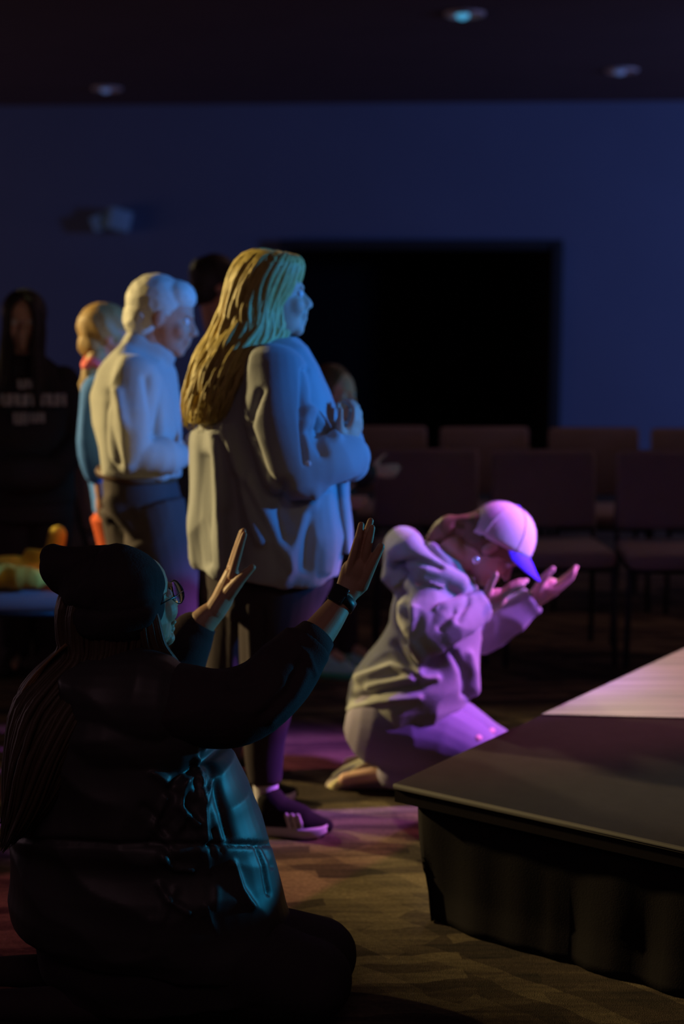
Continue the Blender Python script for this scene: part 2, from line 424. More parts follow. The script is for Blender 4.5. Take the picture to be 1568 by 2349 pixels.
DARKWALL = mat('dark_paint', (0.09, 0.06, 0.07), .9, 0, 60, .08, 1.5)
CEIL = mat('ceiling_paint', (0.14, 0.10, 0.11), .95, .2, 120, .15, 2)
CEIL_Z = 3.2
WY0, WY1 = 14.35, 13.55          # far wall: a little nearer at its right end
def wall_y(x): return 13.95-(x)*.058
slab('floor', -8, 8, -1.0, 18, -.12, 0, CARPET)
slab('ceiling', -8, 8, 3.0, 18, CEIL_Z, CEIL_Z+.15, CEIL)
# far wall with its dark opening
ox0 = float(P(655, 800, 14)[0]); ox1 = float(P(1268, 800, 14)[0]); oz = float(P(900, 562, 13.95)[2])
def wall_piece(name, x0, x1, z0, z1, parent=None, th=.2):
    s = Soup(); V = [(x0, wall_y(x0), z0), (x1, wall_y(x1), z0), (x1, wall_y(x1)+th, z0), (x0, wall_y(x0)+th, z0),
                     (x0, wall_y(x0), z1), (x1, wall_y(x1), z1), (x1, wall_y(x1)+th, z1), (x0, wall_y(x0)+th, z1)]
    return V, [(0, 1, 5, 4), (1, 2, 6, 5), (2, 3, 7, 6), (3, 0, 4, 7), (4, 5, 6, 7), (3, 2, 1, 0)]
ws = Soup()
for a in ((-8, ox0, 0, CEIL_Z), (ox1, 8, 0, CEIL_Z), (ox0, ox1, oz, CEIL_Z)): ws.add(*wall_piece('w', *a))
tag(ws.raw('wall_back', WALL, sm=False), kind='structure')
al = Soup()
al.box(((ox0+ox1)/2, 16.0, oz/2), ((ox1-ox0)/2+.2, .05, oz/2+.1)); 
for x in (ox0-.06, ox1+.06): al.box((x, 15.0, oz/2), (.05, 1.0, oz/2+.1))
al.box(((ox0+ox1)/2, 15.0, oz+.06), ((ox1-ox0)/2+.1, 1.0, .05))
tag(al.raw('trim_1', mat('alcove_black', (.012, .008, .009), .95), sm=False), kind='structure')
fr = Soup(); BLK = mat('door_frame_black', (.02, .02, .022), .6)
for x in (ox0, ox1): fr.box((x, wall_y(x)-.01, oz/2), (.045, .05, oz/2))
fr.box(((ox0+ox1)/2, wall_y((ox0+ox1)/2)-.01, oz+.0), ((ox1-ox0)/2+.045, .08, .045))
tag(fr.raw('door_1', BLK, sm=False), kind='structure')
slab('wall_left', -8.1, -7.95, 3.0, 18, 0, CEIL_Z, DARKWALL)
slab('wall_right', 7.95, 8.1, 3.0, 18, 0, CEIL_Z, DARKWALL)
bb = Soup()
for a in ((-8, ox0-.05, 0, .1), (ox1+.05, 8, 0, .1)):
    V, F = wall_piece('b', *a, th=.015); V = [(x, y-.018, z) for x, y, z in V]; bb.add(V, F)
tag(bb.raw('baseboard_back', BLK, sm=False), kind='structure')

# recessed ceiling lamps
TRIM = mat('lamp_trim_white', (.7, .62, .6), .45)
LENS = mat('lamp_lens', (.3, .5, .6), .2, emit=(.06, .35, .6), estr=.9)  # emission paints stage light reflected in an unlit lamp
LENS2 = mat('lamp_lens_faint', (.3, .4, .6), .2, emit=(.10, .16, .38), estr=.45)  # weaker painted reflection for the other two lamps
RIMG = mat('lamp_reflector', (.55, .40, .38), .35, metal=.5, emit=(.25, .12, .11), estr=.12)  # slight emission paints the pinkish reflected light
def downlight(u, v, lab, big):
    d = P(u, v, 1.0)-A(0, 0, HC); k = (CEIL_Z-HC)/d[2]; p = A(0, 0, HC)+d*k
    rt = empty('ceiling_lamp', (p[0], p[1], CEIL_Z), lab, 'lamp', 'recessed lamps in the dark ceiling')
    th = np.linspace(0, 2*math.pi, 28, endpoint=False); circ = lambda r, z: np.stack([p[0]+r*np.cos(th), p[1]+r*np.sin(th), np.full(28, z)], 1)
    Soup().rings([circ(.125, CEIL_Z+.0), circ(.125, CEIL_Z-.012), circ(.11, CEIL_Z-.02), circ(.10, CEIL_Z-.018), circ(.10, CEIL_Z-.0)], cap=False).raw('trim_ring', TRIM, rt)
    Soup().rings([circ(.10, CEIL_Z-.004), circ(.06, CEIL_Z-.012), circ(.0585, CEIL_Z-.004)], cap=False).raw('reflector', RIMG, rt)
    Soup().ball((p[0]-.012, p[1], CEIL_Z-.012), (.042, .06, .028)).raw('bulb', LENS if big else LENS2, rt)
downlight(1065, 30, 'round recessed ceiling lamp with the brightest painted cyan reflection, nearest the top edge', True)
downlight(245, 202, 'round recessed ceiling lamp with faint painted violet reflection on the left of the ceiling', False)
downlight(1425, 160, 'round recessed ceiling lamp with faint painted blue reflection on the right of the ceiling', False)

# wall speaker
bp_ = P(262, 508, 14.18)
sp = empty('wall_speaker', bp_, 'small blue-lit speaker on a bracket high on the far blue wall', 'speaker')
SPM = mat('speaker_casing', (.35, .65, .80), .5)
Soup().box(bp_+A(.07, -.25, .0), (.1, .11, .095), rot3(0, .25, .35), .015).raw('speaker_cabinet', SPM, sp)
Soup().box(bp_+A(-.09, -.22, -.02), (.08, .09, .07), rot3(0, -.35, .1), .015).raw('horn_housing', SPM, sp)
Soup().limb([bp_+A(0, .02, -.02), bp_+A(0, -.12, -.02)], [.02, .02]).raw('bracket', BLK, sp)

# ------------------------------------------------------------------ stage
c0 = A(.126, 3.53); dF = unit(A(.6, -.43)); dL = unit(A(.58, .81)); SH = .344
FELT = mat('stage_black_top', (.045, .038, .043), .95, .5, 500, .15, 25, spec=.03)
EDGE = mat('stage_edge_trim', (.04, .034, .036), .7, spec=.2)
DRAPE = mat('stage_skirt_cloth', (.015, .012, .013), .95, .3, 300, .1, 6, spec=.1)
def planks_mat():
    m = mat('pale_stage_laminate', (.42, .36, .35), .45, .1, 60, .1, 4); nt = m.node_tree; b = nt.nodes['Principled BSDF']
    tc = nt.nodes.new('ShaderNodeTexCoord'); mp = nt.nodes.new('ShaderNodeMapping'); mp.inputs['Scale'].default_value = (1.5, 40, 1)
    nz = nt.nodes.new('ShaderNodeTexNoise'); nz.inputs['Scale'].default_value = 1.2; nz.inputs['Detail'].default_value = 6
    cr = nt.nodes.new('ShaderNodeValToRGB'); cr.color_ramp.elements[0].color = (.14, .12, .115, 1); cr.color_ramp.elements[1].color = (.40, .36, .33, 1)
    cr.color_ramp.elements[0].position = .3; cr.color_ramp.elements[1].position = .7
    nt.links.new(tc.outputs['Object'], mp.inputs[0]); nt.links.new(mp.outputs[0], nz.inputs['Vector']); nt.links.new(nz.outputs['Fac'], cr.inputs[0])
    nt.links.new(cr.outputs[0], b.inputs['Base Color']); return m
PALE = planks_mat()
def poly_prism(pts, z0, z1):
    n = len(pts); V = [(x, y, z0) for x, y in pts]+[(x, y, z1) for x, y in pts]
    return V, [tuple(range(n-1, -1, -1)), tuple(range(n, 2*n))]+[(i, (i+1) % n, n+(i+1) % n, n+i) for i in range(n)]
b0 = A(.548, 4.135); b1 = A(.945, 4.10); bd = unit(b1-b0)
b0s = c0+dL*np.dot(b0-c0, dL)
far = b0s+bd*2.2
stage = empty('stage_platform', (c0[0], c0[1], 0), 'low black stage platform with dark carpeted top and hanging black skirt', 'stage')
Soup().add(*poly_prism([c0, c0+dF*2.6, far+dF*.6, far, b0s], SH-.012, SH)).raw('stage_top', FELT, stage, sm=False)
es = Soup()
off = A(-dF[1], dF[0])
es.limb([A(*(c0), SH-.006), A(*(c0+dF*2.6), SH-.006)], [.0075, .0075], 8, rounded=False)
es.limb([A(*(c0), SH-.006), A(*(b0s), SH-.006)], [.0055, .0055], 8, rounded=False)
es.raw('edge_trim', EDGE, stage)
Soup().add(*poly_prism([c0, c0+dF*2.6, c0+dF*2.6+dL*1.0, b0s-dL*.0+dF*.03, b0s], SH-.045, SH-.013)).raw('deck_board', mat('deck_edge_black', (.018, .014, .015), .9, spec=.05), stage, sm=False)
# skirt: cloth hung round the deck with folds
def skirt(pathpts, name, parent, seed):
    r = random.Random(seed); n = 120; rows = 16; tot = 0; seg = []
    for p, q in zip(pathpts[:-1], pathpts[1:]): seg.append(np.linalg.norm(q-p)); tot += seg[-1]
    def at(s_):
        for (p, q), L in zip(zip(pathpts[:-1], pathpts[1:]), seg):
            if s_ <= L+1e-9: return p+(q-p)*(s_/L), unit(A((q-p)[1], -(q-p)[0]))
            s_ -= L
        return pathpts[-1], unit(A((q-p)[1], -(q-p)[0]))
    V = []; F = []
    for j in range(rows+1):
        z = (SH-.05)*(1-j/rows)+.003
        for i in range(n+1):
            s_ = tot*i/n; p, nn = at(s_)
            t = j/rows
            amp = .0015+.003*t
            d = amp*math.sin(s_*23+2*math.sin(s_*7+seed)+t*1.2)+amp*.6*math.sin(s_*51+1.3)+.02*math.exp(-((s_-seg[0]-.42)/.02)**2)*-1*t
            d += .03*max(0, t-.75)/.25*.4-.05*math.exp(-((s_-seg[0])/.12)**2)*t*t*1.0
            V.append((p[0]+nn[0]*d, p[1]+nn[1]*d, z))
    for j in range(rows):
        for i in range(n):
            a = j*(n+1)+i; F.append((a, a+1, a+n+2, a+n+1))
    me = bpy.data.meshes.new(name); me.from_pydata(V, [], F); smooth(me); o = link(name, me, DRAPE, parent)
    so = o.modifiers.new('t', 'SOLIDIFY'); so.thickness = .004; return o
ins = .055
k0 = c0+dF*ins*.8+dL*ins*.6
skirt([b0s+dF*ins+bd*0, k0, k0+dF*2.4], 'skirt', stage, 3)
pale = empty('rear_stage', (b0s[0], b0s[1], 0), 'pale pink-lit stage section behind the black platform', 'stage')
lft = b0s+dL*2.3
Soup().add(*poly_prism([b0s+bd*.0, far, far+dL*2.3, lft], SH-.05, SH+.004)).raw('stage_top', PALE, pale, sm=False)
Soup().add(*poly_prism([b0s+bd*.05+dL*.06, far+dL*.06, far+dL*2.2, lft+bd*.05], 0.002, SH-.05)).raw('stage_base', BLK, pale, sm=False)

# ------------------------------------------------------------------ chairs
CHF = mat("chair_fabric_taupe", (.26, .20, .195), .9, .4, 400, .12, 12, sheen=.2)
CHL = mat('chair_frame_dark', (.03, .03, .035), .4, metal=.6)
def make_chair(loc, rz, lab):
    rt = empty('stacking_chair', loc, lab, 'chair', 'upholstered stacking chairs set out in rows', rz)
    def part(s, name, m): 
        me = s.mesh(name); smooth(me); o = bpy.data.objects.new(name, me); COL.objects.link(o); me.materials.append(m); o.parent = rt; return o
    part(Soup().box((0, 0, .44), (.225, .22, .035), None, .025), 'seat', CHF)
    part(Soup().box((0, .235, .68), (.225, .028, .17), rot3(-.14, 0, 0), .022), 'backrest', CHF)
    for sx in (-1, 1):
        part(Soup().limb([(sx*.215, -.19, .41), (sx*.225, -.21, 0.012)], [.0125, .0125], 8), 'leg', CHL)
        part(Soup().limb([(sx*.215, .2, .41), (sx*.225, .25, 0.012)], [.0125, .0125], 8), 'leg', CHL)
        part(Soup().limb([(sx*.215, .2, .41), (sx*.22, .235, .55), (sx*.2, .275, .82)], [.0125]*3, 8), 'back_post', CHL)
    s = Soup(); s.limb([(0, -.19, .4), (.215, -.19, .4), (.215, .2, .4), (-.215, .2, .4), (-.215, -.19, .4), (0, -.19, .4)], [.011]*6, 8, side=(0, 0, 1), rounded=False)
    part(s, 'seat_frame', CHL)
    return rt
def copy_tree(o, parent=None):
    c = o.copy(); COL.objects.link(c); c.parent = parent
    for ch in o.children: copy_tree(ch, c)
    return c
chair0 = None
def place_chair(x, y, rz, lab):
    global chair0
    if chair0 is None: chair0 = make_chair((x, y, 0), rz, lab); return chair0
    c = copy_tree(chair0); c.location = (x, y, 0); c.rotation_euler = (0, 0, rz); c['label'] = lab; return c
def cx(u, Y): return float(P(u, 1100, Y)[0])
LEFT_ROWS = (7, 8, 9)     # the left block faces the stage
for i, (u, Y, lab) in enumerate([
    (985, 6.35, 'taupe stacking chair right behind the kneeling person in the cap, front row'),
    (1270, 6.30, 'taupe stacking chair behind the raised pink-lit hand, second of the right front row'),
    (1556, 6.25, 'taupe stacking chair near the right edge of the photo, front row'),
    (880, 7.5, 'taupe stacking chair in the second row behind the small child'),
    (1126, 7.45, 'taupe stacking chair in the second row above the pink cap'),
    (1372, 7.4, 'taupe stacking chair in the second row whose top catches light under the blue wall'),
    (1620, 7.35, 'taupe stacking chair in the second row at the right edge'),
    (30, 5.45, 'taupe stacking chair at the left edge with a yellow jacket on its seat'),
    (330, 6.6, 'taupe stacking chair mostly hidden behind the grey-haired person'),
    (-40, 6.9, 'taupe stacking chair cut off by the left edge behind the person in black')]):
    place_chair(cx(u, Y), Y, .06*math.sin(i*2.1)+(math.pi/2 if i in LEFT_ROWS else 0), lab)

# yellow jacket on the left chair
YJ = mat('yellow_cloth', (.75, .5, .06), .8, .2, 200, .2, 10)
s = Soup(); cc = A(cx(38, 5.3), 5.36, .545)
s.ball(cc+A(-.03, 0, -.01), (.15, .13, .035)); s.ball(cc+A(.06, .05, .02), (.07, .07, .04)); s.limb([cc+A(-.15, -.08, -.02), cc+A(.05, -.12, -.02), cc+A(.14, -.08, -.01)], [.028, .03, .022]); s.limb([cc+A(.08, .1, .02), cc+A(.11, .1, .10)], [.03, .025])
tag(s.skin('folded_jacket', YJ, None, .008, 3, folds(3, .012, 20, 60)), 'crumpled yellow jacket lying on the chair at the left edge', 'jacket')

exec_marker = None
# ------------------------------------------------------------------ shared cloth materials
BLACKCLOTH = mat('black_knit', (.06, .042, .048), .95, .6, 350, .15, 20, spec=.1)
BEANIE = mat('beanie_knit', (.045, .034, .038), .95, .8, 220, .2, 30, spec=.1)
VEST = mat('puffer_shell', (.055, .046, .050), .48, .05, 300, .1, 10, spec=.5)
DKPANTS = mat('dark_trousers', (.05, .038, .044), .9, .4, 400, .12, 12, spec=.15)
DKHAIR = mat('brown_hair', (.07, .040, .022), .5, .3, 400, .25, 60, spec=.4)

def shoe(root, heel, toe, k=1.0, up=(0, 0, 1), upper=None, sole=None, stripes=None, name='shoe', lateral=1):
    """sneaker between heel and toe ground points"""
    heel = np.asarray(heel, float); toe = np.asarray(toe, float); d = unit(toe-heel); up = unit(np.asarray(up, float)-d*np.dot(up, d)); sd = np.cross(up, d)
    L = np.linalg.norm(toe-heel); q = lambda a, b, c: heel+d*a*L+sd*b*k+up*c*k
    M = np.stack([d, sd, up], 1)
    s = Soup(); st = [(-.02, .028, .012), (.1, .034, .0), (.35, .036, .0), (.7, .046, .0), (.9, .04, .004), (1.01, .02, .014)]
    s.limb([q(a, 0, .05) for a in (0.08, .2)], [.036*k, .034*k])
    s.limb([q(.08, 0, .035), q(.35, 0, .035), q(.7, 0, .028), (q(.93, 0, .024))], [.036*k, .037*k, .04*k, .026*k], 16, side=sd, flat=.8)
    s.limb([q(.14, 0, .085), q(.3, 0, .06), q(.6, 0, .045)], [.036*k, .034*k, .03*k], 14)
    up_o = s.skin(name, upper, root, .005, 3)
    so = Soup()
    R = []
    for z, g in ((0.0, .92), (.004, 1.0), (.022, 1.0), (.026, .95)):
        pts = []
        for side in (1, -1):
            seq = st if side == 1 else st[::-1]
            for a, wd, lift in seq: pts.append(q(a, side*wd*g, z+lift*(1 if z < .01 else .6)))
        R.append(np.array(pts))
    so.rings(R).raw('sole', sole, up_o if False else root)
    if stripes:
        for j in range(3):
            ss = Soup(); a = .42+j*.085
            ss.limb([q(a+.06, lateral*.037, .028), q(a, lateral*.034, .058)], [.0065*k, .0055*k], 8, flat=.5, side=d)
            ss.raw('stripe', stripes, root)
    return up_o

# ================================================================== 1. kneeling person in front (in focus)
def kneeling_front():
    Y = 3.05
    rt = empty('person', (P(300, 2300, Y)[0], Y, 0), 'person kneeling in the foreground in black beanie and puffer vest, both hands raised', 'person')
    al_ = math.radians(45)
    H = Head(P(298, 1388, 3.06), A(math.cos(al_), math.sin(al_), .14), A(-.12, 0, 1), .99, False)
    J = dict(pelvis=P(300, 2120, 3.08), waist=P(300, 1930, 3.08), chest=P(280, 1680, 3.08), neck=P(262, 1510, 3.06),
             shr=P(330, 1590, 2.95), shl=P(300, 1585, 3.26), elr=P(600, 1588, 2.98), ell=P(400, 1560, 3.45),
             wrr=P(783, 1380, 3.10), wrl=P(492, 1402, 3.47),
             hipr=P(270, 2170, 2.98), hipl=P(290, 2160, 3.2), knr=P(705, 2262, 3.01), knl=P(715, 2240, 3.13),
             anr=P(250, 2340, 2.98)+A(0, 0, 0), anl=P(260, 2310, 3.2), toer=P(160, 2350, 3.0), toel=P(160, 2320, 3.2))
    for k_ in ('knr', 'knl'): J[k_][2] = .085
    for k_ in ('anr', 'anl', 'toer', 'toel'): J[k_][2] = .05
    def right_hand(s):
        y = 3.12
        s.limb(pl(0, (783, 1380, 3.10), (795, 1358, 3.11), (808, 1330, y), (815, 1312, y)), [.0235, .026, .030, .031], 28, sub=2, flat=.5, side=unit(P(830, 1340, y)-P(800, 1325, y)))
        for b in ((798, 1316), (808, 1309), (819, 1305), (830, 1306)):
            s.limb([P(800, 1352, y), P(b[0], b[1], y)], [.014, .011], 10)
        s.limb(pl(0, (798, 1316, y-.004), (806, 1285, y-.010), (813, 1260, y-.012), (818, 1238, y-.012)), [.0098, .0088, .0080, .0066], 12)
        s.limb(pl(0, (807, 1309, y), (815, 1266, y-.004), (822, 1233, y-.006), (828, 1204, y-.004)), [.0100, .0092, .0085, .0070], 12)
        s.limb(pl(0, (819, 1305, y+.004), (831, 1258, y+.004), (841, 1222, y+.006), (849.5, 1195, y+.010)), [.0100, .0092, .0086, .0070], 12)
        s.limb(pl(0, (830, 1306, y+.004), (840, 1266, y-.006), (847, 1237, y-.010), (853, 1211, y-.010)), [.0100, .0092, .0086, .0070], 12)
        s.limb(pl(0, (806, 1362, y+.006), (828, 1342, y+.002), (843, 1312, y-.004), (858, 1283, y-.006), (873, 1254, y-.006)), [.016, .0165, .0135, .0108, .0085], 12)
        s.limb(pl(0, (815, 1350, y), (838, 1312, y)), [.016, .012], 12)
    def left_hand(s):
        y = 3.50
        s.limb(pl(0, (492, 1402, 3.47), (508, 1378, 3.48), (522, 1345, y), (531, 1318, y)), [.026, .026, .024, .019], 16, flat=1.25, side=unit(P(530, 1340, y)-P(510, 1335, y)))
        for i, (dy, du, dv) in enumerate(((-.028, 3, 6), (-.009, 1, -2), (.010, -3, 0), (.029, -6, 14))):
            s.limb(pl(0, (529+du, 1322, y+dy), (539+du, 1283+dv*.3, y+dy*1.05), (548+du, 1250+dv*.6, y+dy*1.1), (557+du, 1220+dv, y+dy*1.1)), [.0102, .0092, .0085, .0068], 12)
        s.limb(pl(0, (512, 1378, y-.025), (532, 1352, y-.035), (550, 1330, y-.040), (566, 1313, y-.042), (578, 1302, y-.042)), [.018, .0165, .0135, .011, .0088], 12)
    s_arm = [right_hand, left_hand, lambda s: s.limb(pl(0, (640, 1560, 2.99), (700, 1490, 3.03), (726, 1458, 3.05), (755, 1420, 3.075), (783, 1380, 3.10)), [.034, .036, .0355, .031, .0240], 30, sub=3),
             lambda s: s.limb(pl(0, (400, 1560, 3.45), (440, 1470, 3.455), (464, 1428, 3.46), (492, 1402, 3.47)), [.032, .034, .033, .026], 30, sub=3)]
    body(rt, H, J, s_arm, mat('skin_front', (.50, .29, .19), .5, .15, 500, .08, 30, spec=.4, sss=.12), .0020, .75, 3, .72)
    H.eyes(rt)
    # sweatshirt: trunk and both sleeves
    s = Soup(); outline([(160, 2000, 430, 2000, .12), (110, 1800, 440, 1800, .14), (95, 1640, 440, 1640, .16), (130, 1560, 420, 1560, .15), (190, 1520, 345, 1520, .08)], 3.08, soup=s)
    s.limb(pl(0, (330, 1612, 3.02), (405, 1622, 2.965), (500, 1625, 2.96), (590, 1600, 2.975), (650, 1548, 3.0), (695, 1495, 3.03), (712, 1474, 3.04)), [.088, .086, .078, .076, .066, .051, .0445], 24, sub=4, rounded=False)
    s.limb(pl(0, (300, 1590, 3.24), (380, 1570, 3.42), (420, 1490, 3.45), (440, 1455, 3.46)), [.08, .072, .060, .047], 24, sub=3)
    ex = [(pl(2.93, (560, 1540), (600, 1512), (640, 1478), (668, 1458)), .010, .008),
          (pl(2.95, (520, 1545), (535, 1575), (600, 1560)), .012, -.008),
          (pl(2.95, (700, 1545), (670, 1600), (620, 1650)), .010, .006),
          (pl(2.95, (690, 1520), (655, 1590), (600, 1640)), .010, -.007),
          (pl(2.93, (665, 1456), (680, 1480), (705, 1500), (720, 1545)), .005, .004)]
    s.skin('sweatshirt', BLACKCLOTH, rt, .0055, 3, folds(11, .006, 18, 46, extra=ex))
    # ribbed cuffs
    for pts, rr in ((pl(0, (694, 1497, 3.03), (712, 1475, 3.04), (728, 1455, 3.052)), (.046, .0465, .0405)), (pl(0, (434, 1476, 3.455), (450, 1450, 3.458), (463, 1430, 3.46)), (.041, .041, .037))):
        q = Soup(); q.limb(pts, rr, 26, rounded=False); q.raw('cuff', BLACKCLOTH, rt)
    # puffer vest in two quilted bands
    rows = [(150, 1502, 350, 1512, .08), (95, 1542, 405, 1532, .15), (52, 1600, 440, 1590, .185), (34, 1680, 480, 1680, .195), (30, 1760, 530, 1740, .195),
            (28, 1840, 575, 1830, .20), (30, 1890, 597, 1890, .20), (37, 1917, 607, 1930, .19), (34, 1932, 612, 1945, .19), (27, 1985, 630, 2000, .205), (24, 2050, 652, 2080, .21), (34, 2092, 668, 2140, .205), (74, 2120, 684, 2196, .19)]
    s = outline(rows, 3.09, 48, .9)
    s.limb(pl(0, (240, 1600, 2.99), (350, 1606, 2.975)), [.10, .100], 22); s.limb(pl(0, (250, 1680, 2.98), (390, 1680, 2.985)), [.10, .085], 22)
    Yn = 2.885
    ex = [(pl(Yn, (40, 1922), (200, 1935), (350, 1938), (480, 1936)), .008, -.010),
          (pl(0, (480, 1936, 2.9), (560, 1938, 2.97), (614, 1938, 3.09)), .006, -.008)]
    ex += [(pl(Yn, (395, 1800), (470, 1745), (510, 1710)), .012, -.012), (pl(Yn, (350, 1770), (395, 1805), (440, 1780)), .010, .010),
           (pl(Yn, (455, 1740), (462, 1850), (470, 1930)), .008, .010), (pl(Yn, (380, 1830), (350, 1900), (390, 1940)), .009, .009),
           (pl(Yn, (420, 1790), (410, 1850), (450, 1890)), .009, .011), (pl(Yn, (370, 1960), (400, 1990), (440, 1995)), .009, .010),
           (pl(Yn, (365, 2030), (385, 2065), (430, 2090)), .009, .009), (pl(Yn, (530, 1980), (550, 2040), (575, 2080)), .008, .009),
           (pl(Yn, (330, 1850), (365, 1880)), .010, -.008), (pl(Yn, (480, 1760), (500, 1850), (520, 1920)), .012, -.009),
           (pl(3.0, (585, 1945), (600, 2000), (612, 2050)), .006, -.006), (pl(3.05, (600, 1945), (618, 1990)), .005, -.005)]
    ex = [(a, b*.8, c*1.1) for a, b, c in ex]
    rr_ = random.Random(77)
    for i in range(24):      # short puckers running off the quilting seams and down the side panel
        u = rr_.uniform(340, 500); v = rr_.choice((1945, 1960, 2110, 2080, 1780, 1840, 1905)); dv = rr_.uniform(25, 70)*(1 if rr_.random() < .6 else -1); du = rr_.uniform(-30, 30)
        yy = 2.885+max(0, (u-420)/180)**2*.16
        ex.append((pl(yy, (u, v), (u+du*.5, v+dv*.6), (u+du, v+dv)), rr_.uniform(.005, .009), rr_.choice((-1, 1))*rr_.uniform(.003, .007)))
    s.skin('puffer_vest', VEST, rt, .0055, 2, folds(21, .008, 14, 40, extra=ex))
    # zip end dangling at the hem
    ZIP = mat('zip_metal', (.25, .3, .33), .25, metal=.9)
    q = Soup(); q.limb(pl(3.03, (672, 2160), (680, 2185), (684, 2205)), [.003, .0035, .003], 8); q.box(P(682, 2215, 3.03), (.004, .002, .012), None, .001)
    q.limb(pl(3.03, (684, 2235), (690, 2262)), [.0015, .0015], 6); q.raw('zip_pull', ZIP, rt)
    # trousers
    s = Soup(); outline([(70, 2080, 600, 2120, .17), (78, 2140, 660, 2140, .18), (95, 2210, 700, 2170, .18), (150, 2280, 740, 2215, .17)], 3.09, soup=s)
    for yy, ku, kv in ((3.01, 715, 2262), (3.13, 725, 2230)):
        a = P(330, 2190, yy); k_ = P(ku, kv, yy); k_[2] = .092; an = P(200, 2330, yy); an[2] = .065
        s.limb([a, (a+k_)/2+A(0, 0, .02), k_], [.100, .096, .084], 22, sub=3)
        s.limb([k_, (k_+an)/2, an], [.085, .062, .055], 16)
    s.skin('trousers', DKPANTS, rt, .008, 4, folds(31, .004, 16, 40))
    for yy in (2.99, 3.15):
        an = P(190, 2330, yy); an[2] = .045; toe = an+A(-.2, 0, .0); 
        q = Soup(); q.limb([an+A(.03, 0, 0), an+A(-.06, 0, 0), toe], [.036, .04, .032], 14, flat=.9); q.skin('shoe', BLACKCLOTH, rt, .006, 2)
    # beanie
    s = Soup()
    k = H.k; M = H.M
    s.ball(H.w(-.030, 0, .050), np.array((.104, .100, .082))*k, M, 28)
    s.ball(H.w(-.038, 0, .005), np.array((.100, .102, .080))*k, M, 28)
    s.ball(P(235, 1345, 3.05), (.085, .09, .078), None, 24)
    s.limb(pl(3.06, (235, 1335), (185, 1312), (145, 1302)), [.078, .060, .045], 20)
    s.limb(pl(3.06, (150, 1318), (128, 1282), (124, 1278)), [.040, .028, .026], 16)
    ex = [(pl(2.97, (214, 1262), (200, 1300), (170, 1345)), .010, -.008), (pl(2.95, (240, 1270), (235, 1330), (200, 1390)), .012, .004),
          (pl(2.95, (160, 1395), (230, 1405), (300, 1400), (350, 1385)), .006, -.005)]
    s.skin('beanie', BEANIE, rt, .005, 5, folds(5, .004, 16, 46, extra=ex))
    # long hair down the back and beside the cheek
    HB = mat('hair_brown_rim_lit', (.24, .12, .045), .45, .3, 500, .3, 80, spec=.4)  # lighter brown paints the warm rim light on the shoulder strands
    hair_shell('hair', [(150, 1350), (136, 1400), (137, 1450), (142, 1490), (95, 1535), (48, 1592), (30, 1680), (27, 1780), (24, 1850), (27, 1890)],
               [(352, 1350), (356, 1400), (360, 1450), (345, 1500), (320, 1560), (280, 1620), (220, 1700), (170, 1780), (120, 1840), (70, 1880)], 3.06,
               [.088, .098, .095, .10, .12, .16, .19, .205, .20, .19], DKHAIR, rt, n=190, lr=.0065, seed=4, phi=(math.pi*.55, math.pi*1.78), tl=(.82, 1.0), seg=18, wave=.003)
    r = random.Random(9); s = Soup()
    for i in range(190):
        e = r.uniform(0, 1); u0 = 318+46*e; y0 = 2.975+.02*e+r.uniform(-.008, .02)
        s.limb(pl(0, (u0-6, 1395, y0+.016), (u0+4, 1440, y0), (u0+10+6*e, 1480, y0), (u0+24+18*e, 1515, y0+.01), (u0+40+24*e, 1545+10*r.random(), y0+.04)), [.003, .0038, .0034, .0026, .0008], 5, sub=3)
    s.raw('front_hair', DKHAIR, rt)
    s = Soup()
    for i in range(34):
        u0 = r.uniform(22, 60); y0 = 3.0+r.uniform(-.05, .1); le = r.uniform(60, 200)
        s.limb(pl(0, (40+r.uniform(0, 20), 1640, y0), (u0*.5+15, 1740, y0), (20+u0*.25, 1740+le*.7, y0-.01), (14+u0*.3, 1740+le, y0)), [.0012, .001, .0008, .0003], 4, sub=3)
    s.raw('loose_strands', DKHAIR, rt)
    s = Soup()
    for i in range(50):
        e = r.uniform(0, 1); y0 = 3.04+r.uniform(-.06, .06)
        s.limb(pl(0, (150+e*4, 1478+e*4, y0), (122-8*e, 1505+e*9, y0), (84+e*4, 1543+e*8, y0), (50+8*e, 1588+12*e, y0), (36+10*e, 1640, y0)), [.002, .0028, .003, .0028, .002], 5, sub=2)
    s.raw('shoulder_hair', HB, rt)
    # glasses
    g = empty_child = Soup(); WIRE = mat('dark_wire', (.05, .045, .05), .2, metal=.8, spec=.8)
    def ring(c, r_, nrm, rr=.0013):
        nrm = unit(nrm); a = unit(np.cross(nrm, A(0, 0, 1))); b = np.cross(a, nrm); th = np.linspace(0, 2*math.pi, 29)
        g.limb([c+a*r_*math.cos(t)+b*r_*.96*math.sin(t) for t in th], [rr]*29, 6, rounded=False)
    f = H.M[:, 0]
    cr = H.w(.100, -.031, .002); clf = H.w(.102, .031, .002)
    ring(cr, .026, f+H.M[:, 1]*-.15); ring(clf, .026, f+H.M[:, 1]*.15)
    g.limb([H.w(.104, -.008, .006), H.w(.109, 0, .009), H.w(.105, .008, .006)], [.0013]*3, 6)
    for q in (-1, 1): g.limb([H.w(.098, q*.056, .006), H.w(.06, q*.078, .006), H.w(0, q*.083, .0)], [.0015]*3, 6)
    go = g.raw('glasses_frame', WIRE, rt)
    GL = mat('lens_glass', (.9, .95, 1), .02, spec=.6, trans=1.0)
    for c in (cr, clf):
        q = Soup(); M = basis(f, (0, 0, 1)); q.ball(c, (.0012, .0255, .0245), M, 20); q.raw('lens', GL, go)
    # watch on the raised wrist
    wc = P(786, 1378, 3.09); ax = unit(P(806, 1345, 3.11)-P(770, 1398, 3.085)); 
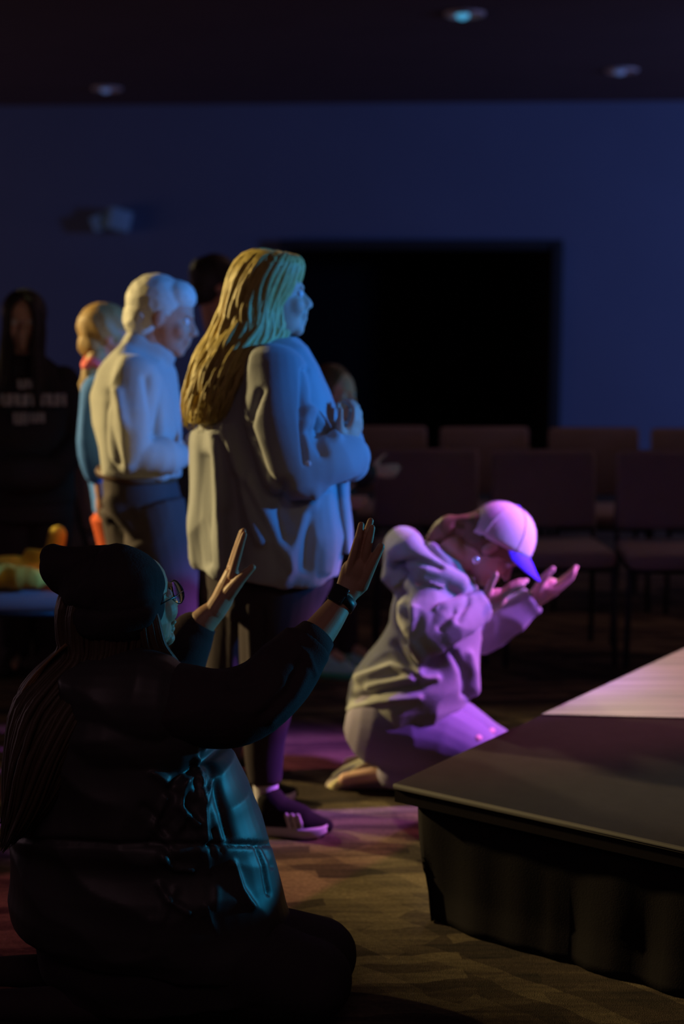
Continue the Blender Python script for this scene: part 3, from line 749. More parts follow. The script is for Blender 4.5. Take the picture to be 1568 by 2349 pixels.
    wd = Soup(); nrm0 = unit(P(770, 1364, 3.06)-P(788, 1377, 3.10)); nrm = unit(nrm0-ax*np.dot(nrm0, ax)); sd = np.cross(ax, nrm)
    BAND = mat('watch_band_rubber', (.02, .02, .022), .45, spec=.5); WG = mat('watch_glass', (.01, .01, .012), .08, spec=.8); WB = mat('watch_case_metal', (.10, .10, .11), .25, metal=.8)
    th = np.linspace(0, 2*math.pi, 33); R = []
    c0_ = P(784, 1379, 3.10)
    for dz, rr in ((-.011, .0285), (-.011, .0305), (.011, .0295), (.011, .0275), (-.011, .0285)):
        R.append(np.array([c0_+ax*dz+nrm*rr*.98*math.cos(t)+sd*rr*1.0*math.sin(t) for t in th[:-1]]))
    wt = Soup().rings(R, cap=False).raw('watch', BAND, rt)
    M = np.stack([ax, sd, nrm], 1)
    wcase = c0_+nrm*.0325
    Soup().box(wcase, (.0195, .0170, .0050), M, .0045).raw('watch_case', WB, wt)
    Soup().box(wcase+nrm*.0045, (.0172, .0148, .0016), M, .0012).raw('watch_face', WG, wt)
    Soup().ball(wcase+sd*.0175+ax*.006, (.0035, .002, .0035), M, 10).raw('crown', WB, wt)
kneeling_front()

# ================================================================== 2. standing blonde person
def blonde():
    Y = 4.25
    rt = empty('person', (P(620, 1880, Y)[0], Y, 0), 'person standing with very long blonde hair, loose pale blue jacket and black trousers', 'person')
    al_ = math.radians(16)
    H = Head(P(618, 682, Y), A(math.cos(al_), math.sin(al_), .06), A(0, 0, 1), 1.02, False)
    J = dict(pelvis=P(610, 1250, Y), waist=P(610, 1080, Y), chest=P(610, 900, Y), neck=P(612, 790, Y),
             shr=P(625, 850, 4.10), shl=P(600, 850, 4.42), elr=P(672, 1080, 4.05), ell=P(670, 1070, 4.47),
             wrr=P(785, 1035, 4.13), wrl=P(780, 1030, 4.34),
             hipr=P(610, 1280, 4.17), hipl=P(610, 1280, 4.34), knr=P(608, 1560, 4.16), knl=P(560, 1530, 4.36),
             anr=P(606, 1825, 4.16), anl=P(500, 1790, 4.38), toer=P(690, 1868, 4.16), toel=P(580, 1830, 4.4))
    hs = [lambda s: hand(s, P(788, 1030, 4.14), A(.45, .15, .85), A(.8, -.55, -.3), A(-.5, .1, .6), .95, (.5, .7, .5)),
          lambda s: hand(s, P(783, 1025, 4.33), A(.45, -.35, .85), A(.7, .6, -.3), A(-.5, -.1, .6), .95, (.4, .6, .4))]
    body(rt, H, J, hs, SKIN, .006, .85, 3, .9)
    H.eyes(rt)
    JK = mat('pale_blue_jacket', (.34, .35, .37), .85, .4, 260, .1, 8, sheen=.2)
    wob = lambda th, t: (.035*np.sin(th*9+1.0+t*2)+.03*np.sin(th*5-.6+t))*t
    rows = [(592, 778, 680, 782, .07), (572, 802, 704, 800, .14), (548, 840, 728, 840, .19), (505, 900, 752, 900, .205), (470, 960, 770, 960, .21),
            (452, 1010, 772, 1020, .21), (446, 1100, 776, 1110, .215), (444, 1200, 784, 1220, .225), (443, 1292, 776, 1318, .23)]
    s = outline(rows, Y, 54, .92, wob)
    s.limb(pl(0, (632, 862, 4.10), (640, 960, 4.04), (668, 1070, 4.03)), [.085, .088, .083], 22, sub=3)
    s.limb(pl(0, (668, 1070, 4.03), (730, 1062, 4.06), (800, 1045, 4.14)), [.082, .070, .052], 22, sub=3)
    s.limb(pl(0, (610, 860, 4.40), (660, 960, 4.47), (700, 1060, 4.46), (790, 1030, 4.33)), [.085, .085, .078, .052], 22, sub=3)
    s.limb(pl(0, (795, 1010, 4.2), (800, 1060, 4.2)), [.045, .05], 18)
    Yn = 4.02
    ex = [(pl(Yn+.05, (457, 1000), (455, 1150), (450, 1290)), .016, .014), (pl(Yn, (500, 1000), (506, 1150), (515, 1300)), .018, .020),
          (pl(Yn, (478, 1050), (478, 1290)), .014, -.016), (pl(Yn, (520, 980), (555, 1120), (600, 1240)), .016, .022),
          (pl(Yn, (540, 1100), (545, 1290)), .018, -.018), (pl(Yn, (575, 1100), (630, 1220), (660, 1300)), .018, .020), (pl(Yn, (520, 1180), (530, 1300)), .014, -.012),
          (pl(Yn, (720, 1130), (670, 1240), (650, 1320)), .02, .018), (pl(Yn, (650, 1110), (640, 1180), (650, 1230)), .02, -.018),
          (pl(Yn, (745, 1130), (750, 1230), (740, 1310)), .014, .016), (pl(Yn, (708, 1180), (700, 1300)), .018, -.016),
          (pl(4.02, (697, 850), (694, 960), (700, 1060)), .008, -.016), (pl(3.97, (600, 900), (575, 980), (610, 1080), (650, 1130)), .010, -.012),
          (pl(4.05, (710, 940), (745, 980), (770, 1010)), .012, .012), (pl(4.05, (715, 990), (740, 1040)), .014, -.014)]
    ex = [(a, b*.9, c*1.1) for a, b, c in ex]
    jk = s.skin('jacket', JK, rt, .0065, 3, folds(41, .011, 12, 34, (1.3, 1.3, .4), extra=ex))
    # open front panel hanging free on the far side
    s = Soup(); s.ring_tube(pl(4.26, (778, 1085), (784, 1150), (792, 1215), (797, 1262)), [A(.028, 0, 0), A(.022, 0, 0), A(.017, 0, 0), A(.012, 0, 0)], [A(0, .07, 0)]*4, 20)
    s.skin('front_panel', JK, rt, .005, 3, folds(42, .005, 20, 50))
    # collar
    s = Soup(); th = np.linspace(0, 2*math.pi, 25)
    s.limb([P(636, 790, Y)+A(.060*math.cos(t), .075*math.sin(t), .012*math.sin(t*1)-.01*math.cos(t)) for t in th], [.018]*25, 10)
    s.skin('collar', JK, rt, .005, 3)
    BT = mat('pale_button', (.7, .7, .75), .4); hb = surf(jk, 706, 1064); Soup().ball(hb[0] if hb else P(707, 1063, 3.955), (.009, .006, .009)).raw('button', BT, rt)
    # trousers
    s = Soup(); outline([(470, 1290, 765, 1290, .17), (475, 1340, 760, 1340, .17), (490, 1390, 730, 1400, .17)], Y, soup=s)
    s.limb(pl(0, (640, 1330, 4.17), (618, 1560, 4.16), (606, 1700, 4.16), (608, 1792, 4.16)), [.115, .078, .056, .044], 22, sub=4, rounded=False)
    s.limb(pl(0, (560, 1330, 4.36), (530, 1540, 4.37), (505, 1690, 4.38), (500, 1765, 4.38)), [.11, .085, .07, .05], 22, sub=4, rounded=False)
    ex = [(pl(4.08, (575, 1390), (580, 1530)), .010, .010), (pl(4.2, (535, 1400), (530, 1540)), .012, .010), (pl(4.1, (600, 1400), (598, 1560)), .012, -.010)]
    s.skin('trousers', DKPANTS, rt, .007, 4, folds(43, .005, 10, 32, (1, 1, .5), extra=ex))
    SOLE = mat('white_sole', (.72, .66, .66), .6); UP = mat('sneaker_black', (.018, .015, .016), .9, .3, spec=.1); STR = mat('white_stripe', (.72, .66, .68), .6)
    he = P(598, 1880, 4.15); he[2] = .001; to = P(752, 1893, 4.12); to[2] = .001
    shoe(rt, he, to, 1.12, upper=UP, sole=SOLE, stripes=STR, lateral=-1)
    SOCK = mat('white_sock', (.6, .55, .6), .9, .3)
    Soup().limb(pl(4.155, (607, 1780), (610, 1815), (614, 1838)), [.037, .035, .038], 16).raw('sock', SOCK, rt)
    he = P(490, 1820, 4.38); he[2] = .001; shoe(rt, he, he+A(.24, .03, 0), 1.1, upper=UP, sole=SOLE)
    # hair
    BH = mat('blonde_hair', (.54, .41, .12), .5, .3, 500, .35, 70, spec=.4)
    hair_shell('hair', [(612, 577), (566, 585), (532, 625), (516, 690), (497, 750), (470, 800), (444, 855), (430, 920), (428, 975)],
               [(680, 590), (690, 610), (672, 660), (652, 710), (650, 765), (622, 810), (590, 860), (568, 910), (552, 968)], Y,
               [.02, .075, .092, .093, .10, .12, .135, .14, .125], BH, rt, n=330, lr=.0085, seed=12, jitter=.01, seg=18, wave=.010, Yo=[0, 0, 0, 0, -.01, -.03, -.05, -.06, -.06], tl=(.8, 1.02))
blonde()

# ================================================================== 3. grey-haired person
def grey_man():
    Y = 4.9
    rt = empty('person', (P(360, 1700, Y)[0], Y, 0), 'grey-haired person standing with bowed head in a pale sweater and dark jeans', 'person')
    H = Head(P(372, 728, Y), A(.96, .05, -.22), A(.22, 0, .97), 1.03)
    J = dict(pelvis=P(330, 1130, Y), waist=P(325, 1030, Y), chest=P(310, 900, Y), neck=P(322, 800, Y),
             shr=P(300, 860, 4.73), shl=P(310, 860, 5.08), elr=P(290, 1030, 4.70), ell=P(320, 1020, 5.12), wrr=P(415, 1045, 4.78), wrl=P(425, 1040, 5.0),
             hipr=P(330, 1140, 4.8), hipl=P(335, 1140, 5.0), knr=P(385, 1420, 4.8), knl=P(345, 1440, 5.0),
             anr=P(440, 1680, 4.8), anl=P(330, 1680, 5.0), toer=P(520, 1700, 4.8), toel=P(430, 1700, 5.0))
    hs = [lambda s: hand(s, P(418, 1046, 4.78), A(.95, .1, .1), A(.1, -1, .3), A(.1, .2, 1), 1.0, (.3, .5, .4)),
          lambda s: hand(s, P(420, 1040, 5.0), A(.9, -.35, .1), A(.1, 1, .3), A(.1, -.2, 1), 1.0, (.3, .5, .4))]
    body(rt, H, J, hs, SKIN2, .0065, .9, 3, 1.0); H.eyes(rt)
    SW = mat('cream_sweater', (.42, .41, .38), .9, .5, 240, .08, 8, sheen=.2)
    rows = [(285, 782, 372, 815, .07), (262, 810, 385, 825, .14), (232, 850, 398, 860, .19), (215, 910, 406, 920, .205), (214, 970, 410, 975, .2), (224, 1030, 414, 1040, .195), (232, 1075, 416, 1090, .185)]
    s = outline(rows, Y, 44, .92)
    s.limb(pl(0, (308, 868, 4.74), (300, 950, 4.69), (300, 1030, 4.69)), [.075, .078, .07], 20, sub=3)
    s.limb(pl(0, (300, 1030, 4.69), (360, 1046, 4.71), (412, 1045, 4.78)), [.068, .056, .044], 20, sub=3)
    s.limb(pl(0, (312, 868, 5.07), (330, 1020, 5.12), (415, 1042, 5.0)), [.075, .075, .046], 20, sub=3)
    s.limb(pl(Y, (328, 800), (350, 812)), [.07, .07], 18)
    ex = [(pl(4.68, (245, 900), (255, 980), (275, 1060)), .016, -.014), (pl(4.68, (270, 900), (285, 980), (290, 1060)), .014, .012), (pl(4.65, (335, 870), (350, 950), (352, 1000)), .012, -.014)]
    ex = [(a, b, c*1.1) for a, b, c in ex]
    s.skin('sweater', SW, rt, .0065, 3, folds(51, .010, 12, 36, (1.2, 1.2, .5), extra=ex))
    JE = mat('dark_jeans', (.065, .048, .05), .85, .4, 300, .15, 10)
    s = Soup(); outline([(236, 1075, 398, 1085, .165), (236, 1120, 408, 1130, .17), (250, 1180, 420, 1190, .17)], Y, soup=s)
    s.limb(pl(0, (345, 1160, 4.82), (380, 1300, 4.8), (395, 1420, 4.79), (430, 1560, 4.8), (450, 1680, 4.8)), [.11, .10, .088, .08, .07], 20, sub=3, rounded=False)
    s.limb(pl(0, (305, 1160, 5.0), (320, 1300, 5.0), (335, 1440, 5.0), (335, 1560, 5.0), (335, 1670, 5.0)), [.11, .095, .085, .075, .065], 20, sub=3, rounded=False)
    ex = [(pl(4.75, (250, 1150), (290, 1200), (310, 1250)), .02, .018), (pl(4.72, (260, 1200), (310, 1240)), .016, -.016)]
    s.skin('jeans', JE, rt, .0075, 4, folds(52, .006, 12, 30, extra=ex))
    BELT = mat('brown_belt', (.10, .05, .03), .5)
    s = Soup(); c = P(315, 1086, Y); th = np.linspace(0, 2*math.pi, 31)
    s.limb([c+A(.118*math.cos(t), .168*math.sin(t), -.012*math.cos(t)) for t in th], [.016]*31, 8); s.raw('belt', BELT, rt)
    UP = mat('brown_leather_shoe', (.10, .06, .04), .5)
    for u, y_ in ((445, 4.8), (335, 5.0)):
        he = P(u, 1690, y_); he[2] = .001; shoe(rt, he+A(-.03, 0, 0), he+A(.24, 0, 0), 1.15, upper=UP, sole=BLK)
    GH = mat('grey_hair', (.60, .57, .50), .6, .4, 500, .2, 60)
    s = Soup(); k = H.k; M = H.M
    s.ball(H.w(-.024, 0, .040), np.array((.099, .083, .090))*k, M, 26); s.ball(H.w(-.055, 0, -.015), np.array((.066, .076, .070))*k, M, 22)
    s.ball(H.w(.03, 0, .072), np.array((.062, .066, .052))*k, M, 20)
    s.skin('hair', GH, rt, .005, 4, folds(53, .0015, 60, 160))
grey_man()

# ================================================================== 4. child with ponytail behind him
def ponytail_child():
    Y = 5.35
    rt = empty('person', (P(265, 1600, Y)[0], Y, 0), 'child with brown ponytail and red hair tie in blue top behind the grey-haired person', 'person')
    H = Head(P(252, 772, Y), A(.97, .2, -.05), A(0, 0, 1), .92)
    J = dict(pelvis=P(262, 1130, Y), waist=P(255, 1040, Y), chest=P(250, 930, Y), neck=P(248, 850, Y),
             shr=P(240, 895, 5.22), shl=P(250, 895, 5.5), elr=P(222, 1010, 5.2), ell=P(250, 1010, 5.54), wrr=P(232, 1130, 5.2), wrl=P(270, 1110, 5.52),
             hipr=P(262, 1150, 5.27), hipl=P(270, 1150, 5.43), knr=P(285, 1380, 5.28), knl=P(300, 1400, 5.44), anr=P(290, 1600, 5.28), anl=P(310, 1600, 5.44), toer=P(345, 1625, 5.28), toel=P(370, 1620, 5.44))
    hs = [lambda s: hand(s, P(232, 1132, 5.2), A(.15, .05, -1), A(-.3, -1, 0), A(1, 0, 0), .85), lambda s: hand(s, P(270, 1112, 5.52), A(.15, .05, -1), A(-.3, 1, 0), A(1, 0, 0), .85)]
    body(rt, H, J, hs, SKIN2, .0075, .75, 3, .75); H.eyes(rt)
    BL = mat('bright_blue_top', (.06, .20, .62), .8, .3, 240, .1, 8)
    s = outline([(225, 865, 285, 870, .07), (205, 900, 300, 900, .15), (200, 960, 300, 960, .15), (203, 1050, 300, 1050, .14), (212, 1120, 305, 1120, .145), (218, 1170, 305, 1170, .15)], Y, 36)
    s.limb(pl(0, (225, 900, 5.22), (212, 1010, 5.2), (222, 1085, 5.2)), [.055, .052, .042], 18, sub=3)
    s.limb(pl(0, (250, 900, 5.48), (250, 1010, 5.53), (268, 1090, 5.52)), [.055, .05, .04], 18, sub=3)
    s.skin('blue_top', BL, rt, .007, 3, folds(61, .007, 14, 40))
    OR = mat('orange_red_leggings', (.62, .09, .02), .8, .3)
    s = outline([(217, 1168, 300, 1160, .13), (226, 1200, 310, 1200, .125)], Y, 30)
    s.limb(pl(0, (262, 1180, 5.27), (290, 1380, 5.28), (292, 1600, 5.28)), [.085, .062, .048], 18, sub=4, rounded=False); s.limb(pl(0, (270, 1180, 5.43), (300, 1400, 5.44), (310, 1590, 5.44)), [.085, .06, .048], 18, sub=4, rounded=False)
    s.skin('leggings', OR, rt, .007, 3)
    for y_ in (5.28, 5.44):
        he = P(285, 1620, y_); he[2] = .001; shoe(rt, he, he+A(.19, 0, 0), .95, upper=mat('grey_shoe', (.2, .2, .2), .8), sole=mat('white_sole', (.7, .7, .7), .6))
    BHR = mat('light_brown_hair', (.36, .22, .08), .5, .4, 400, .3, 60)
    s = Soup(); s.ball(H.w(-.022, 0, .035), np.array((.102, .088, .092))*H.k, H.M, 24); s.ball(H.w(-.06, 0, -.03), np.array((.06, .07, .06))*H.k, H.M, 18)
    s.skin('hair', BHR, rt, .006, 3, folds(62, .004, 40, 100))
    s = Soup(); s.limb(pl(5.3, (222, 815), (210, 850), (204, 885), (202, 925)), [.03, .034, .030, .014], 12, sub=3)
    for i in range(24):
        e = i/24*6.28; s.limb([P(216, 835, 5.3)+A(.02*math.cos(e), .02*math.sin(e), 0), P(206, 880, 5.3)+A(.034*math.cos(e), .034*math.sin(e), 0), P(202, 930, 5.3)+A(.012*math.cos(e), .012*math.sin(e), -.01)], [.006, .007, .002], 5)
    s.raw('ponytail', BHR, rt)
    RD = mat('red_hair_tie', (.75, .12, .12), .7); s = Soup(); th = np.linspace(0, 2*math.pi, 17); c = P(216, 834, 5.3)
    s.limb([c+A(.030*math.cos(t), .032*math.sin(t), .010*math.sin(3*t)) for t in th], [.016]*17, 8); s.raw('hair_tie', RD, rt)
ponytail_child()

# ================================================================== 5. person in black at the left edge
def dark_left():
    Y = 6.1
    rt = empty('person', (P(60, 1500, Y)[0], Y, 0), 'person with long dark hair in a black printed sweatshirt standing at the left edge', 'person')
    H = Head(P(55, 738, Y), A(.12, -1, -.06), A(0, 0, 1), .98, False)
    J = dict(pelvis=P(75, 1150, Y), waist=P(70, 1030, Y), chest=P(65, 900, Y), neck=P(58, 820, Y),
             shr=P(-25, 862, Y), shl=P(145, 862, Y), elr=P(-50, 1000, Y), ell=P(178, 1000, Y), wrr=P(30, 1085, 5.92), wrl=P(110, 1090, 5.92),
             hipr=P(35, 1160, Y), hipl=P(110, 1160, Y), knr=P(35, 1340, Y), knl=P(110, 1340, Y), anr=P(35, 1500, Y), anl=P(110, 1500, Y), toer=P(30, 1530, 5.95), toel=P(115, 1530, 5.95))
    hs = [lambda s: hand(s, P(32, 1086, 5.92), A(.9, -.2, -.15), A(0, -1, .2), A(.1, 0, 1), .9, (.5, .6, .5)), lambda s: hand(s, P(108, 1090, 5.92), A(-.9, -.25, -.1), A(0, -1, .2), A(-.1, 0, 1), .9, (.5, .6, .5))]
    body(rt, H, J, hs, SKIN, .0075, .85, 3, .85); H.eyes(rt)
    SS = mat('black_sweatshirt', (.035, .028, .032), .9, .4, 240, .1, 8)
    s = outline([(20, 812, 95, 812, .07), (-20, 845, 138, 845, .10), (-42, 900, 168, 900, .125), (-35, 1000, 165, 1000, .13), (-30, 1150, 170, 1150, .14)], Y, 36)
    s.limb(pl(0, (-28, 875, Y), (-55, 1000, Y-.02), (20, 1080, 5.93)), [.062, .06, .042], 18, sub=3); s.limb(pl(0, (145, 875, Y), (182, 1000, Y-.02), (120, 1085, 5.93)), [.062, .06, .042], 18, sub=3)
    s.ball(P(70, 1088, 5.93), (.145, .085, .075))
    so = s.skin('sweatshirt', SS, rt, .007, 4, folds(71, .005, 12, 30))
    # pale print: three blurred lines of lettering, raised a hair off the cloth
    PR = mat('pale_print', (.5, .45, .45), .8)
    def word(u0, u1, v, h, nl):
        for i in range(nl):
            a = u0+(u1-u0)*(i+.1)/nl; b = u0+(u1-u0)*(i+.82)/nl
            s = Soup(); yf = 5.945
            for side in (a, b): s.box(P(side+1, v, yf), (.0045, .012, h*.0009))
            s.box((P(a+1, v-h*.42*(1 if i % 2 else -1), yf)+P(b, v-h*.42*(1 if i % 2 else -1), yf))/2, ((b-a)*.0009, .012, .0045)); 
            if i % 3 == 1: s.box((P(a, v, yf)+P(b, v, yf))/2, ((b-a)*.0009, .012, .0045))
            s.raw('print_letter', PR, so, sm=False)
    word(42, 90, 881, 20, 3); word(4, 150, 917, 26, 8); word(32, 62, 960, 26, 2); word(70, 100, 958, 22, 2)
    s = outline([(-25, 1140, 168, 1140, .135), (-20, 1190, 165, 1190, .14)], Y, 30)
    s.limb(pl(Y, (30, 1180), (32, 1340), (35, 1505)), [.095, .075, .055], 18, sub=3, rounded=False); s.limb(pl(Y, (112, 1180), (112, 1340), (112, 1505)), [.095, .075, .055], 18, sub=3, rounded=False)
    s.skin('trousers', DKPANTS, rt, .008, 3, folds(72, .005, 12, 30))
    for u in (32, 112):
        he = P(u, 1500, Y+.02); he[2] = .001; shoe(rt, he, he+A(0, -.24, 0), 1, upper=BLACKCLOTH, sole=BLK)
    BH = mat('black_hair', (.03, .022, .022), .5, .3, 400, .2, 60)
    s = Soup(); s.ball(H.w(-.03, 0, .035), np.array((.1, .092, .096)), H.M, 24); s.skin('hair_crown', BH, rt, .006, 2)
    for sg, ph in ((-1, 0), (1, 1)):
        us = [(55+sg*20, 685), (55+sg*38, 715), (55+sg*42, 760), (55+sg*46, 820), (55+sg*56, 880), (55+sg*60, 940)]
        ui = [(55+sg*2, 684), (55+sg*24, 705), (55+sg*27, 760), (55+sg*24, 820), (55+sg*30, 880), (55+sg*36, 940)]
        L, R = (us, ui) if sg < 0 else (ui, us)
        hair_shell('hair', L, R, 6.06, [.04, .08, .075, .07, .06, .04], BH, rt, n=50, lr=.007, seed=20+ph, Yo=[0, 0, 0, -.04, -.08, -.1])
dark_left()

# ================================================================== 6, 7. people half hidden
def hidden_man():
    Y = 6.4
    rt = empty('person', (P(505, 1500, Y)[0], Y, 0), 'dark-haired person in black, only the head showing beside the long blonde hair', 'person')
    H = Head(P(500, 655, Y), A(.95, .25, -.05), A(0, 0, 1), 1.0)
    U = 520
    J = dict(pelvis=P(U, 1060, Y), waist=P(U, 960, Y), chest=P(U, 830, Y), neck=P(500, 745, Y), shr=P(U-5, 800, Y-.17), shl=P(U, 800, Y+.17), elr=P(U-5, 940, Y-.2), ell=P(U, 940, Y+.2),
             wrr=P(U+20, 1060, Y-.2), wrl=P(U+20, 1060, Y+.2), hipr=P(U, 1070, Y-.08), hipl=P(U, 1070, Y+.08), knr=P(U+5, 1280, Y-.09), knl=P(U+5, 1280, Y+.09), anr=P(U, 1465, Y-.09), anl=P(U, 1465, Y+.09), toer=P(U+70, 1480, Y-.09), toel=P(U+70, 1480, Y+.09))
    hs = [lambda s: hand(s, J['wrr'], A(.15, 0, -1), A(0, -1, 0), A(1, 0, 0), 1), lambda s: hand(s, J['wrl'], A(.15, 0, -1), A(0, 1, 0), A(1, 0, 0), 1)]
    body(rt, H, J, hs, SKIN2, .008, .9, 3, .9); H.eyes(rt)
    s = outline([(480, 745, 535, 745, .07), (470, 790, 570, 790, .18), (468, 900, 575, 900, .19), (470, 1070, 575, 1070, .18)], Y, 30)
    for g, e, w_ in (('shr', 'elr', 'wrr'), ('shl', 'ell', 'wrl')): s.limb([J[g], J[e], J[w_]], [.065, .06, .045], 16, sub=3)
    s.skin('shirt', BLACKCLOTH, rt, .009, 3, folds(81, .005, 12, 30))
    s = outline([(470, 1055, 572, 1055, .16), (472, 1100, 570, 1100, .16)], Y, 30)
    for g, e, w_ in (('hipr', 'knr', 'anr'), ('hipl', 'knl', 'anl')): s.limb([J[g], J[e], J[w_]], [.095, .075, .06], 16, sub=3)
    s.skin('trousers', DKPANTS, rt, .009, 3)
    for q in (-.09, .09):
        he = P(U-5, 1480, Y+q); he[2] = .001; shoe(rt, he, he+A(.26, 0, 0), 1.1, upper=BLACKCLOTH, sole=BLK)
    s = Soup(); s.ball(H.w(-.022, 0, .037), (.104, .088, .094), H.M, 24); s.ball(H.w(-.055, 0, -.02), (.066, .076, .07), H.M, 18)
    s.skin('hair', mat('black_hair', (.03, .022, .022), .5), rt, .006, 3, folds(82, .003, 40, 100))
hidden_man()

def small_child():
    Y = 6.0
    rt = empty('person', (P(775, 1480, Y)[0], Y, 0), 'small child in dark clothes and pale teal shoes behind the clasped hands', 'person')
    H = Head(P(768, 905, Y), A(.75, -.6, -.05), A(0, 0, 1), .90)
    U = 762
    J = dict(pelvis=P(U, 1190, Y), waist=P(U, 1130, Y), chest=P(U, 1040, Y), neck=P(U, 980, Y), shr=P(U-45, 1020, Y-.08), shl=P(U+40, 1020, Y+.1), elr=P(U-40, 1110, Y-.1), ell=P(U+60, 1095, Y+.02),
             wrr=P(U+10, 1150, Y-.16), wrl=P(845, 1082, Y-.1), hipr=P(U-25, 1200, Y-.05), hipl=P(U+25, 1200, Y+.05), knr=P(U-22, 1350, Y-.06), knl=P(U+25, 1350, Y+.05), anr=P(U-15, 1490, Y-.05), anl=P(U+35, 1480, Y+.05), toer=P(U+20, 1510, Y-.1), toel=P(U+75, 1500, Y))
    hs = [lambda s: hand(s, J['wrr'], A(.8, -.3, 0), A(0, -1, 0), A(0, 0, 1), .75), lambda s: hand(s, J['wrl'], A(1, -.2, .05), A(0, -1, 0), A(0, 0, 1), .75)]
    body(rt, H, J, hs, SKIN, .0075, .7, 3, .7); H.eyes(rt)
    TOP = mat('dark_top', (.05, .045, .05), .9, .3)
    s = outline([(U-22, 975, U+22, 975, .05), (U-52, 1010, U+50, 1010, .10), (U-55, 1100, U+54, 1100, .11), (U-55, 1200, U+55, 1200, .115)], Y, 30)
    s.limb([J['shr'], J['elr'], J['wrr']], [.05, .046, .034], 14, sub=3); s.limb([J['shl'], J['ell'], J['wrl']], [.05, .046, .034], 14, sub=3)
    s.skin('top', TOP, rt, .008, 3, folds(91, .005, 12, 30))
    s = outline([(U-52, 1195, U+52, 1195, .10), (U-52, 1220, U+52, 1220, .10)], Y, 30)
    for g, e, w_ in (('hipr', 'knr', 'anr'), ('hipl', 'knl', 'anl')): s.limb([J[g], J[e], J[w_]], [.07, .055, .045], 16, sub=3)
    s.skin('trousers', DKPANTS, rt, .008, 3)
    TS = mat('pale_teal_shoe', (.35, .62, .66), .6); GS = mat('green_sole', (.08, .42, .25), .6)
    for u, q in ((U-30, -.06), (U+20, .06)):
        he = P(u, 1510, Y+q); he[2] = .001; shoe(rt, he, he+A(.17, -.05, 0), .9, upper=TS, sole=GS)
    s = Soup(); s.ball(H.w(-.025, 0, .040), np.array((.100, .086, .092))*H.k, H.M, 24); s.ball(H.w(-.055, 0, -.01), np.array((.066, .078, .08))*H.k, H.M, 18)
    s.skin('hair', mat('child_brown_hair', (.12, .06, .03), .5), rt, .006, 3, folds(92, .003, 40, 100))
small_child()

